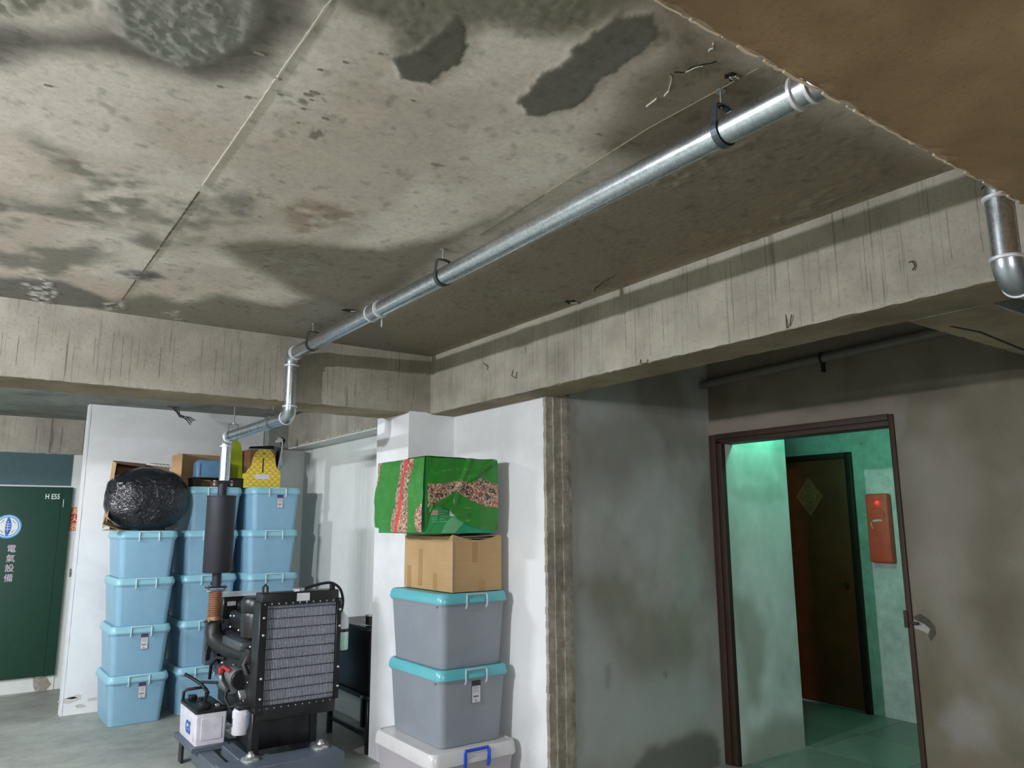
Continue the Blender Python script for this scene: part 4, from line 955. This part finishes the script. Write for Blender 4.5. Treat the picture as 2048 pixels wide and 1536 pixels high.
# open carton behind and around the bag
oc = thing('cardboard_box', 'torn open cardboard box behind the black plastic bag', 'box', (1.2, 7.35, ZT4))
def sheetbox(pts, name, mat, par, th=0.004):
    o = MB().add(pts, [(0, 1, 2, 3)]).build(name, mat, par); md = o.modifiers.new('thickness', 'SOLIDIFY'); md.thickness = th; md.offset = 0; return o
sheetbox([(1.02, 7.28, ZT4 + .003), (1.455, 7.28, ZT4 + .003), (1.455, 7.28, 2.048), (1.02, 7.28, 2.085)], 'side_panel', M['card2'], oc)
sheetbox([(0.940, 6.90, ZT4 + .05), (0.965, 7.28, ZT4 + .02), (1.00, 7.28, 2.09), (0.985, 6.98, 2.05)], 'side_panel', M['card'], oc)
sheetbox([(0.985, 6.98, 2.05), (1.00, 7.28, 2.09), (1.26, 7.26, 2.07), (1.22, 7.10, 2.03)], 'flap', M['card2'], oc)
sheetbox([(0.905, 6.83, ZT4 + .055), (1.03, 6.84, ZT4 + .010), (1.05, 6.99, ZT4 + .016), (0.94, 6.98, ZT4 + .115)], 'flap', M['card'], oc)
sheetbox([(0.90, 6.80, ZT4 + .008), (1.05, 6.86, ZT4 + .008), (1.05, 6.93, ZT4 + .010), (0.95, 6.93, ZT4 + .012)], 'flap', M['card_in'], oc)
wm = thing('wire_tray', 'small wire tray lying behind the black plastic bag', 'tray', (1.44, 7.2, 2.05))
mb = MB()
for q in range(4): mb.tube([(1.40 + .03 * q, 7.40, 2.052), (1.36 + .03 * q, 7.40, 2.085)], 0.0018, 5)
mb.tube([(1.33, 7.40, 2.052), (1.56, 7.40, 2.054)], 0.0025, 5); mb.tube([(1.32, 7.40, 2.09), (1.48, 7.40, 2.08)], 0.0025, 5); mb.build('wires', M['strap'], wm)
# light carton and blue container on the middle stack
lc = thing('cardboard_box', 'light brown open cardboard box behind the vertical exhaust pipe', 'box', (1.70, 7.3, ZT5))
sheetbox([(1.470, 7.29, ZT5 + .01), (1.545, 7.22, ZT5 + .01), (1.545, 7.22, 2.175), (1.475, 7.29, 2.155)], 'side_panel', M['card'], lc)
sheetbox([(1.545, 7.40, ZT5 + .01), (1.95, 7.44, ZT5 + .01), (1.95, 7.44, 2.185), (1.545, 7.40, 2.19)], 'side_panel', M['card'], lc)
sheetbox([(1.545, 7.22, ZT5 + .01), (1.545, 7.40, ZT5 + .01), (1.545, 7.40, 2.19), (1.545, 7.22, 2.175)], 'side_panel', M['card'], lc)
bt = thing('plastic_case', 'slate blue plastic case standing on the black rack behind the exhaust pipe', 'case', (1.86, 7.14, 1.96))
MB().rloft([(0.0, .235, .14, .02), (.13, .235, .14, .02), (.155, .19, .12, .02)], (1.752, 7.13, 1.9585)).build('body', plain('slate_blue_plastic', (84, 124, 152), 0.5), bt, 40)
MB().tube([(1.665, 7.058, 1.97), (1.665, 7.058, 2.08)], .003, 5).build('seam', M['ink'], bt)
bk = thing('black_rack', 'low black wire-sided rack on top of the middle blue stack', 'rack', (1.80, 7.1, ZT5))
mb = MB(); mb.rbox(1.60, 2.02, 6.98, 7.22, ZT5 + .0745, ZT5 + .083, .003, 1); mb.build('top_plate', M['hole'], bk)
for (a_, b_) in ((1.605, 1.665), (1.86, 2.015)): MB().rbox(a_, b_, 6.99, 7.21, ZT5, ZT5 + .0745, .004, 1).build('block', M['hole'], bk)
MB().box(1.665, 1.86, 7.10, 7.20, ZT5 + .001, ZT5 + .05).build('inner_tray', M['card2'], bk)
# lime green film sleeve
t = NT('lime_film'); t.b.inputs['Base Color'].default_value = S(176, 196, 44); t.b.inputs['Roughness'].default_value = 0.25; t.b.inputs['Transmission Weight'].default_value = 0.25
t.bump(t.noise(t.coords((18, 18, 6)), 1, 4, .6, 1.0), 'Fac', 0.5, 0.01); M['lime'] = t.m
lm = thing('lime_folder', 'crinkled lime green plastic sleeve upright between the pipe and the yellow box', 'folder', (1.98, 7.3, ZT5))
MB().prism([(2.005, 1.95), (2.090, 1.95), (2.072, 2.23), (2.058, 2.29), (2.022, 2.325), (1.975, 2.305), (1.958, 2.22), (1.985, 2.05)], 7.255, 7.262, 'Y').build('sheet', M['lime'], lm)
MB().rbox(2.01, 2.04, 7.235, 7.285, ZT5, 1.962, .003, 1).build('spine', M['hole'], lm)
# yellow scalloped box
M['yel'] = None
t = NT('yellow_scale_print'); tc = t.coords(); sp_ = t.n('ShaderNodeSeparateXYZ'); t.l(tc, 'Vector', sp_, 'Vector')
def mth(op, a, b=None, c=None):
    q = t.n('ShaderNodeMath', operation=op)
    for i, s in enumerate((a, b, c)):
        if s is None: continue
        if isinstance(s, (int, float)): q.inputs[i].default_value = s
        else: t.t.links.new(s[0].outputs[s[1]], q.inputs[i])
    return (q, 0)
rowh, colw = 0.026, 0.056
zr = mth('DIVIDE', (sp_, 'Z'), rowh); row = mth('FLOOR', zr); par = mth('MULTIPLY', mth('FRACT', mth('MULTIPLY', row, 0.5)), 1.0)
xx_ = mth('ADD', mth('DIVIDE', (sp_, 'X'), colw), par); fx = mth('SUBTRACT', mth('FRACT', xx_), 0.5); fz = mth('FRACT', zr)
arc_ = mth('SUBTRACT', 0.92, mth('MULTIPLY', mth('MULTIPLY', fx, fx), 3.4)); dl = mth('ABSOLUTE', mth('SUBTRACT', fz, arc_)); ln = mth('LESS_THAN', dl, 0.10)
mx = t.mix(S(222, 196, 74), S(150, 116, 30), (ln[0], 0)); t.col(mx, 2); t.b.inputs['Roughness'].default_value = 0.5; M['yel'] = t.m
yb_ = thing('scalloped_box', 'yellow fish-scale patterned box with rounded top and slot on the right blue stack', 'box', (2.185, 6.98, ZT5), local=True)
half = [(0.158, 0.0), (0.158, .128), (.148, .150), (.118, .185), (.106, .235), (.100, .275), (.078, .318), (.045, .345), (0.0, .353)]
out = half + [(-a_, b_) for a_, b_ in half[-2::-1]]
MB().prism(out, -0.04, -0.036, 'Y').build('front_panel', M['yel'], yb_)
MB().rloft([(0.0, .312, .10, .003), (.128, .312, .10, .003)], (0, .017, 0)).build('case', plain('lime_yellow_card', (196, 196, 60), 0.6), yb_)
MB().box(-.012, -.002, -0.0412, -.0395, .135, .265).build('slot', M['hole'], yb_)
ov = MB().rloft([(0, .135, .045, .022), (0.0010, .135, .045, .022)]).build('oval_label', M['sticker'], yb_); ov.rotation_euler.x = math.pi / 2; ov.location = (-.01, -.0400, .10)
MB().lathe([(.013, -.0416), (.013, -.040)], (-.006, 0, .310), 16, 'Y').build('round_mark', M['tape'], yb_)
# dark carton at the back with a black and white bracket
dc = thing('cardboard_box', 'dark brown open cardboard box behind the yellow scalloped box', 'box', (2.2, 7.2, ZT5))
MB().rbox(2.100, 2.345, 7.10, 7.36, ZT5, 2.235, .004, 1).build('carton', M['card2'], dc)
sheetbox([(2.09, 7.12, 2.240), (2.33, 7.12, 2.244), (2.32, 7.095, 2.275), (2.10, 7.095, 2.255)], 'flap', M['hole'], dc)
sheetbox([(2.345, 7.095, ZT5 + .01), (2.36, 7.36, ZT5 + .01), (2.40, 7.36, 2.30), (2.39, 7.095, 2.26)], 'flap', plain('charcoal_flap', (70, 68, 66), .8), dc)
br = thing('shelf_bracket', 'black and white folded bracket poking up beside the dark carton', 'bracket', (2.315, 7.0, ZT5))
MB().prism([(2.325, 2.30), (2.39, 2.315), (2.388, 2.345), (2.345, 2.352), (2.345, 2.332), (2.325, 2.325)], 7.065, 7.075, 'Y').build('tab', M['sticker'], br)
MB().prism([(2.382, 2.27), (2.395, 2.27), (2.42, 2.33), (2.39, 2.36), (2.375, 2.355)], 7.075, 7.088, 'Y').build('plate', M['hole'], br)
MB().tube([(2.33, 7.07, ZT5), (2.375, 7.07, 2.15), (2.388, 7.07, 2.23), (2.39, 7.07, 2.32)], .006, 6).build('stem', M['sticker'], br, 40)
MB().box(2.375, 2.39, 7.056, 7.062, 2.09, 2.17).build('tag', M['sticker'], br)
# dangling cable ends under the rear slab
cw = thing('cable_ends', 'dark loose cable ends dangling from the slab above the white partition', 'cable', (1.43, 7.30, ZC2))
rs = random.Random(2)
for q in range(4):
    a_ = [(1.43 + .02 * q, 7.30, ZC2), (1.46 + .015 * q, 7.30, ZC2 - .03 - .01 * q), (1.50, 7.29, ZC2 - .06 - .02 * (q % 2)), (1.56 + .01 * q, 7.29, ZC2 - .11 + .01 * q), (1.60 + .012 * q, 7.29, ZC2 - .15 + .015 * q)]
    MB().tube([(x + .012 * rs.random(), y, z - .01 * rs.random()) for x, y, z in a_], .0045, 6).build('cable', M['ink'], cw, 60)
MB().box(1.40, 1.50, 7.28, 7.33, ZC2 - .004, ZC2 - .0003).build('ceiling_plate', M['seam_dark'], cw)
# tie-wire stubs in the right beam
for i, (pts_, lab) in enumerate([([(966, 726), (978, 733), (976, 740)], 'short rusty wire stub in the beam face nearest the inner corner'),
        ([(1026, 738), (1026, 752), (1034, 757), (1036, 744)], 'hooked rusty wire stub low on the beam face above the white wall'),
        ([(1282, 718), (1283, 726), (1290, 729), (1297, 726), (1297, 719)], 'U-shaped rusty wire stub low on the right beam near its middle'),
        ([(1571, 628), (1577, 657), (1582, 650), (1586, 630)], 'V-shaped rusty wire stub at the lower edge of the right beam'),
        ([(1817, 525), (1828, 523), (1832, 533), (1828, 542)], 'hooked rusty wire stub on the right beam close to the vertical pipe')]):
    P = [on(x, y, 'X', XB) - np.array([0.006 + .004 * (j % 2), 0, 0]) for j, (x, y) in enumerate(pts_)]
    P[0] = P[0] + np.array([.008, 0, 0])
    tag(MB().tube(P, 0.0022, 6).build('tie_wire', plain('rusty_wire', (70, 54, 42), .8), None, 50), lab, 'wire', 'rusty tie wires in the right beam')

# ================================================================== DIESEL GENERATOR
M['skid'] = plain('slate_grey_enamel', (86, 96, 106), 0.45, var=0.1, nscale=6); M['black'] = plain('satin_black_enamel', (24, 25, 26), 0.35, var=0.2)
M['cast'] = plain('black_engine_casting', (36, 38, 38), 0.42, 0.2, var=0.3, nscale=24, bump=0.5); M['castgrey'] = plain('aluminium_casting', (138, 142, 142), 0.4, 0.6, var=0.2, nscale=40, bump=0.4)
M['fin'] = plain('dull_aluminium_fin', (172, 177, 186), 0.5, 0.0, var=0.1, bump=0); M['core'] = plain('dark_radiator_core', (30, 33, 42), 0.6)
M['redcap'] = plain('red_rubber_cap', (176, 46, 48), 0.5); M['filter'] = plain('white_filter_can', (214, 212, 218), 0.4, bump=0.05); M['rubber'] = plain('black_rubber_hose', (22, 22, 24), 0.5)
M['altern'] = plain('blue_grey_housing', (74, 84, 100), 0.5, var=0.12)
g = thing('diesel_generator', 'black diesel generator with a silver-finned radiator on a grey skid', 'generator', (1.78, 5.4, 0))
def part(mb, name, mat, par=g, sm=40): return mb.build(name, mat, par, sm)
# skid
def chan(n, *b): return part(MB().rbox(*b, r=.004, seg=1), n, M['skid'])
chan('skid_rail', 1.365, 1.455, 4.95, 5.50, 0.03, 0.128); chan('skid_rail', 1.505, 1.585, 4.95, 6.45, 0.03, 0.15); chan('skid_rail', 2.005, 2.09, 4.95, 6.45, 0.03, 0.15)
chan('cross_plate', 1.365, 2.09, 4.73, 4.95, 0.03, 0.15); chan('cross_member', 1.585, 2.005, 5.45, 5.53, 0.05, 0.13); chan('cross_member', 1.585, 2.005, 6.3, 6.38, 0.05, 0.13)
for (x, y) in ((1.40, 4.84), (2.05, 4.84), (1.545, 6.35), (2.05, 6.35)): part(MB().lathe([(.04, 0), (.04, .028), (.03, .03)], (x, y, 0), 16), 'rubber_foot', M['rubber'])
tr = part(MB().rbox(1.318, 1.548, 5.325, 5.805, 0.128, 0.160, .003, 1), 'battery_tray', M['skid'])
part(MB().box(1.33, 1.345, 5.62, 5.70, 0.0, 0.128), 'tray_leg', M['black']); part(MB().box(1.40, 1.455, 5.40, 5.74, 0.10, 0.128), 'tray_bracket', M['skid'])
# shock mounts
for (x, y) in ((1.559, 4.905), (2.000, 4.905)):
    part(MB().lathe([(.056, .150), (.055, .160), (.046, .168), (.026, .172), (.022, .184), (.014, .186), (.014, .196), (.008, .198)], (x, y, 0), 24), 'shock_mount', M['bolt'])
# radiator: side channels, tanks, core, guard wires, bolts
RX0, RX1, RY, RZ0, RZ1 = 1.625, 2.108, 4.985, 0.43, 1.045
part(MB().rbox(RX0 - .040, RX0 + .010, RY - .035, RY + .10, .385, 1.06, .003, 1), 'side_channel', M['black']); part(MB().rbox(RX1 - .010, RX1 + .022, RY - .035, RY + .10, .42, 1.06, .003, 1), 'side_channel', M['black'])
part(MB().rbox(RX0 - .030, RX1 + .004, RY - .028, RY + .10, 1.035, 1.115, .006, 2), 'top_tank', M['black']); part(MB().rbox(RX0 - .030, RX1 + .004, RY - .028, RY + .10, .345, .432, .006, 2), 'bottom_tank', M['black'])
part(MB().box(RX0, RX1, RY + .014, RY + .06, RZ0, RZ1), 'radiator_core', M['core'])
mb = MB(); nf = 46
for i in range(nf):
    x = RX0 + .012 + (RX1 - RX0 - .024) * i / (nf - 1)
    mb.box(x - .0019, x + .0019, RY - .006, RY + .004, RZ0, RZ1)
f_ = part(mb, 'radiator_fins', M['fin'], sm=None); f_['kind'] = 'stuff'
for i in range(10):
    z = RZ0 + .03 + (RZ1 - RZ0 - .06) * i / 9
    part(MB().tube([(RX0, RY - .010, z), (RX1, RY - .010, z)], .0022, 6), 'guard_wire', M['black'])
def bolt(x, y, z, r=.007): part(MB().lathe([(r, 0), (r, -.004), (r * .6, -.008), (r * .1, -.009)], (x, y, z), 8, 'Y'), 'bolt', M['bolt'])
for i in range(12):
    x = RX0 - .01 + (RX1 - RX0 + .02) * i / 11
    bolt(x, RY - .028, 1.047, .006); bolt(x, RY - .028, .418, .0045)
for z in (.48, .60, .86, .965): bolt(RX0 - .012, RY - .035, z, .009); bolt(RX1 + .012, RY - .035, z + .02, .009)
part(MB().box(1.822, 1.908, RY - .0295, RY - .027, 1.055, 1.105), 'data_plate', M['sticker'])
part(MB().lathe([(.034, 1.113), (.034, 1.120), (.041, 1.121), (.041, 1.130), (.028, 1.134)], (1.852, RY + .03, 0), 20), 'filler_cap', M['bolt'])
part(MB().tube([(RX0 - .01, RY + .02, 1.10), (RX0 - .01, RY + .02, 1.15), (RX0 + .004, RY + .02, 1.165), (RX0 + .018, RY + .02, 1.15), (RX0 + .018, RY + .02, 1.10)], .008, 8), 'lifting_eye', M['black'])
hz = [(1.88, RY + .03, 1.122), (1.94, RY + .03, 1.140), (2.03, RY + .03, 1.156), (2.09, RY + .03, 1.152), (2.145, RY + .03, 1.11), (2.168, RY + .03, 1.03), (2.157, RY + .03, .955)]
sm_ = []
for i in range(len(hz) - 1):
    for k_ in range(4):
        a_ = Vector(hz[max(i - 1, 0)]); b_ = Vector(hz[i]); c_ = Vector(hz[i + 1]); d_ = Vector(hz[min(i + 2, len(hz) - 1)]); u = k_ / 4
        sm_.append(0.5 * ((2 * b_) + (c_ - a_) * u + (2 * a_ - 5 * b_ + 4 * c_ - d_) * u * u + (3 * b_ - a_ - 3 * c_ + d_) * u ** 3))
part(MB().tube(sm_ + [Vector(hz[-1])], .009, 10), 'overflow_hose', M['rubber'], sm=60)
part(MB().box(2.075, 2.10, RY + .015, RY + .05, 1.11, 1.15), 'hose_clip', M['black'])
t = NT('milky_bottle'); t.b.inputs['Base Color'].default_value = S(214, 220, 226); t.b.inputs['Roughness'].default_value = .35; t.b.inputs['Transmission Weight'].default_value = .2
t.bump(t.noise(t.coords(), 8, 3), 'Fac', .05, .005); M['milky'] = t.m
bo = part(MB().lathe([(.040, .715), (.043, .720), (.043, .905), (.038, .925), (.018, .945), (.014, .955), (.014, .962)], (2.168, RY + .03, 0), 24), 'overflow_bottle', M['milky'])
MB().lathe([(.0434, .718), (.0436, .722), (.0436, .806), (.0434, .807)], (2.168, RY + .03, 0), 24).build('coolant_level', plain('pale_green_coolant', (156, 196, 178), .35), bo, 40)
MB().lathe([(.0445, .832), (.0445, .852)], (2.168, RY + .03, 0), 24).build('strap', M['black'], bo, 40)
part(MB().box(2.11, 2.13, RY, RY + .06, .80, .87), 'bottle_bracket', M['black'])
# shroud and lower bracket
part(MB().rloft([(.36, .50, .12, .03), (1.03, .50, .12, .03)], (1.86, 5.15, 0)), 'fan_shroud', M['black'])
part(MB().rbox(1.60, 2.00, 5.06, 5.36, .152, .335, .012, 2), 'sump_bracket', M['black'])
part(MB().rbox(1.575, 1.625, 4.96, 5.03, .152, .40, .004, 1), 'radiator_leg', M['black']); part(MB().rbox(1.985, 2.03, 5.05, 5.12, .152, .40, .004, 1), 'radiator_leg', M['black'])
part(MB().prism([(5.00, .40), (5.00, .33), (5.06, .25), (5.12, .25), (5.12, .40)], 1.565, 1.580, 'X'), 'side_bracket', M['skid'])
for z, y in ((.385, 5.03), (.27, 5.09), (.365, 5.10)): part(MB().lathe([(.011, 0), (.011, -.008), (.005, -.011)], (1.565, y, z), 6, 'X'), 'bolt', M['bolt'])
# engine
part(MB().rbox(1.615, 2.04, 5.20, 5.92, .30, .80, .03, 3), 'engine_block', M['cast']); part(MB().rbox(1.66, 2.00, 5.22, 5.90, .80, .93, .025, 3), 'cylinder_head', M['cast'])
part(MB().rbox(1.70, 1.96, 5.26, 5.86, .93, .995, .02, 3), 'rocker_cover', M['black']); part(MB().rbox(1.66, 2.0, 5.25, 5.88, .17, .30, .03, 2), 'oil_sump', M['black'])
part(MB().lathe([(.225, 0), (.235, .02), (.235, .30), (.21, .36), (.12, .38)], (1.83, 5.93, .62), 32, 'Y'), 'alternator_housing', M['altern'])
part(MB().rbox(1.52, 1.68, 5.93, 6.02, .55, .86, .01, 2), 'junction_box', M['altern'])
mb = MB(); mb.tube([(1.545, 5.85, .857), (1.545, 5.85, .80), (1.552, 5.82, .745), (1.575, 5.76, .715), (1.60, 5.66, .70), (1.61, 5.45, .70), (1.615, 5.28, .70)], .05, 16, True, [.052, .056, .062, .062, .056, .05, .04])
part(mb, 'exhaust_manifold', M['cast'], sm=60); part(MB().rloft([(.855, .13, .10, .02), (.868, .13, .10, .02)], (1.545, 5.85, 0)), 'manifold_flange', M['cast'])
part(MB().prism([(5.80, .70), (5.84, .60), (5.88, .68), (5.86, .74)], 1.50, 1.53, 'X'), 'heat_bracket', M['cast'])
part(MB().rbox(1.545, 1.64, 5.20, 5.62, .735, .795, .012, 2), 'intake_manifold', plain('grey_intake_casting', (92, 100, 104), .35, .6))
part(MB().rbox(1.575, 1.65, 5.12, 5.30, .66, .76, .01, 2), 'thermostat_housing', M['cast'])
ac = on(503, 1222, 'Y', 5.22)
part(MB().lathe([(.085, -.20), (.098, -.19), (.105, -.06), (.098, -.04), (.105, -.03), (.105, .04), (.09, .06), (.02, .065)], (ac[0] + .04, 5.22, ac[2] - .03 + .06), 28), 'air_cleaner', M['black'])
part(MB().rbox(1.63, 2.02, 5.95, 6.25, .86, 1.02, .008, 1), 'control_box', M['black']); part(MB().box(1.62, 2.03, 5.94, 6.26, 1.02, 1.032), 'control_box_lid', M['wlid'])
part(MB().box(1.66, 1.72, 5.945, 5.951, .955, .985), 'control_plate', M['sticker'])
# starter, charging alternator, filter on the left flank
part(MB().lathe([(.05, -.09), (.062, -.085), (.062, .05), (.05, .06)], (1.575, 5.36, .555), 24, 'Y'), 'charging_alternator', M['castgrey'])
part(MB().lathe([(.055, -.03), (.06, -.025), (.06, .0), (.03, .004)], (1.575, 5.26, .555), 24, 'Y'), 'alternator_pulley', M['black'])
part(MB().lathe([(.046, -.10), (.05, -.095), (.05, .10), (.04, .11)], (1.585, 5.55, .475), 22, 'Y'), 'starter_motor', M['castgrey'])
part(MB().lathe([(.026, -.07), (.028, -.06), (.028, .06), (.02, .07)], (1.555, 5.52, .55), 18, 'Y'), 'solenoid', M['castgrey'])
part(MB().lathe([(.006, -.03), (.022, -.026), (.024, -.004), (.018, .0)], (1.525, 5.47, .585), 14, 'X'), 'terminal_cap', M['redcap'])
part(MB().tube([(1.54, 5.50, .56), (1.51, 5.46, .60), (1.505, 5.40, .62), (1.53, 5.32, .60)], .012, 8), 'red_cable', M['redcap'], sm=60)
part(MB().rbox(1.60, 1.66, 5.10, 5.26, .36, .62, .02, 2), 'timing_cover', M['cast'])
oc_ = on(483, 1446, 'Y', 5.09)
fl_ = part(MB().lathe([(.048, .262), (.052, .268), (.052, .398), (.045, .405), (.045, .412)], (1.545, 5.09, 0), 24), 'oil_filter', M['filter'])
MB().tube([(1.494, 5.087, .31), (1.494, 5.087, .36)], .004, 5).build('filter_print', M['ink'], fl_)
part(MB().rbox(1.51, 1.63, 5.04, 5.15, .408, .44, .01, 2), 'filter_head', M['cast'])
for pth, r in (([(1.52, 5.33, .50), (1.50, 5.30, .44), (1.51, 5.22, .40), (1.54, 5.16, .42)], .009), ([(1.50, 5.70, .50), (1.495, 5.66, .60), (1.51, 5.58, .655), (1.53, 5.46, .66)], .011), ([(1.51, 5.42, .57), (1.50, 5.36, .54), (1.51, 5.26, .49)], .010), ([(1.60, 5.16, .72), (1.56, 5.14, .66), (1.58, 5.12, .60)], .02)):
    part(MB().tube(pth, r, 8), 'hose', M['rubber'], sm=60)
rs = random.Random(31)
for q in range(26):
    y = 5.15 + .68 * rs.random(); z = .36 + .55 * rs.random(); x = 1.612 if z < .78 else 1.655
    part(MB().lathe([(.008, 0), (.008, -.010), (.004, -.014)], (x, y, z), 6, 'X'), 'bolt', M['bolt'])
for (x, y) in ((1.50, 5.80), (1.50, 5.90), (1.60, 5.86)): part(MB().lathe([(.008, .868), (.008, .882)], (x, y, 0), 6), 'bolt', M['bolt'])
part(MB().rbox(1.50, 1.545, 5.44, 5.49, .525, .56, .006, 2), 'cable_lug', M['bolt'])
for q in range(3): part(MB().rbox(1.555, 1.60, 5.17 + q * .018, 5.182 + q * .018, .445 + .01 * q, .475 + .01 * q, .003, 1), 'wire_clip', M['bolt'])

# ================================================================== BATTERY
bt_ = thing('battery', 'white car battery with black top and blue letters on the tray beside the generator', 'battery', (1.435, 5.57, .1605))
bx0, bx1, by0, by1, bz0, bz1 = 1.340, 1.535, 5.350, 5.785, .1605, .352
part(MB().rloft([(bz0, bx1 - bx0 - .01, by1 - by0 - .01, .012), (bz1, bx1 - bx0, by1 - by0, .012)], ((bx0 + bx1) / 2, (by0 + by1) / 2, 0)), 'case', M['filter'], bt_)
part(MB().rbox(bx0 + .035, bx1 - .03, by0 - .0025, by0 + .004, bz0 + .03, bz1 - .03, .002, 1), 'raised_panel', M['filter'], bt_)
part(MB().rbox(bx0 - .0025, bx0 + .004, by0 + .05, by1 - .05, bz0 + .02, bz1 - .025, .002, 1), 'raised_panel', M['filter'], bt_)
part(MB().rloft([(bz1, bx1 - bx0 + .004, by1 - by0 + .004, .012), (bz1 + .018, bx1 - bx0 + .002, by1 - by0 + .002, .012), (bz1 + .022, bx1 - bx0 - .02, by1 - by0 - .02, .01)], ((bx0 + bx1) / 2, (by0 + by1) / 2, 0)), 'top_cover', M['black'], bt_)
for q in range(3): part(MB().lathe([(.018, bz1 + .02), (.018, bz1 + .034), (.012, bz1 + .036)], (1.44, 5.46 + q * .10, 0), 14), 'vent_cap', M['rubber'], bt_)
part(MB().rbox(1.37, 1.43, 5.37, 5.43, bz1 + .02, bz1 + .062, .006, 2), 'terminal_cover', M['black'], bt_); part(MB().rbox(1.38, 1.43, 5.70, 5.76, bz1 + .02, bz1 + .05, .006, 2), 'terminal_cover', M['black'], bt_)
part(MB().rbox(1.40, 1.425, 5.43, 5.455, bz1 + .02, bz1 + .045, .003, 1), 'terminal_clamp', M['bolt'], bt_); part(MB().rbox(1.47, 1.50, 5.40, 5.42, bz1 + .02, bz1 + .04, .003, 1), 'terminal_clamp', M['bolt'], bt_)
part(MB().tube([(1.350, 5.76, bz1 + .01), (1.350, 5.75, bz1 + .07), (1.365, 5.735, bz1 + .088), (1.480, 5.735, bz1 + .090), (1.498, 5.745, bz1 + .07), (1.500, 5.76, bz1 + .01)], .010, 8), 'handle', M['rubber'], bt_, 60)
part(MB().tube([(1.40, 5.42, bz1 + .05), (1.46, 5.56, bz1 + .085), (1.44, 5.66, bz1 + .125), (1.385, 5.72, bz1 + .165), (1.345, 5.74, bz1 + .19)], .011, 8), 'cable', M['rubber'], bt_, 60)
part(MB().tube([(1.43, 5.66, bz1 + .14), (1.47, 5.64, bz1 + .138), (1.53, 5.60, bz1 + .135)], .009, 8), 'cable', M['rubber'], bt_, 60)
text('lettering', 'GS', .105, M['dblue'], bt_, (bx0 - .0048, 5.52, .245), (math.pi / 2, 0, -math.pi / 2), bold=.003)

# ================================================================== FUEL TANK ON STAND
ft = thing('fuel_tank', 'black steel fuel tank on a black stand between the generator and the white column', 'tank', (2.55, 5.4, 0))
part(MB().rbox(2.405, 2.70, 5.065, 5.78, .375, .80, .012, 2), 'tank', M['black'], ft); part(MB().rbox(2.395, 2.71, 5.055, 5.79, .80, .826, .004, 1), 'top_rim', M['black'], ft)
part(MB().lathe([(.034, .826), (.034, .885), (.037, .886), (.037, .896), (.03, .899)], (2.455, 5.185, 0), 20), 'filler_neck', M['black'], ft)
part(MB().lathe([(.038, .897), (.038, .906), (.03, .910)], (2.455, 5.185, 0), 20), 'filler_cap', M['bolt'], ft)
for (x, y) in ((2.415, 5.085), (2.69, 5.085), (2.415, 5.76), (2.69, 5.76)): part(MB().rbox(x - .018, x + .018, y - .018, y + .018, 0, .345, .003, 1), 'leg', M['black'], ft)
part(MB().rbox(2.395, 2.435, 5.06, 5.79, .345, .375, .003, 1), 'rail', M['black'], ft); part(MB().rbox(2.67, 2.71, 5.06, 5.79, .345, .375, .003, 1), 'rail', M['black'], ft)
part(MB().box(2.435, 2.67, 5.07, 5.10, .345, .375), 'rail', M['black'], ft); part(MB().box(2.405, 2.425, 5.10, 5.745, .10, .125), 'stretcher', M['black'], ft)
part(MB().lathe([(.010, 0), (.010, -.008), (.005, -.012)], (2.395, 5.16, .36), 6, 'X'), 'bolt', M['bolt'], ft)
part(MB().tube([(2.41, 5.30, .832), (2.43, 5.14, .836), (2.50, 5.10, .834)], .004, 6), 'vent_line', M['bolt'], ft, 60)
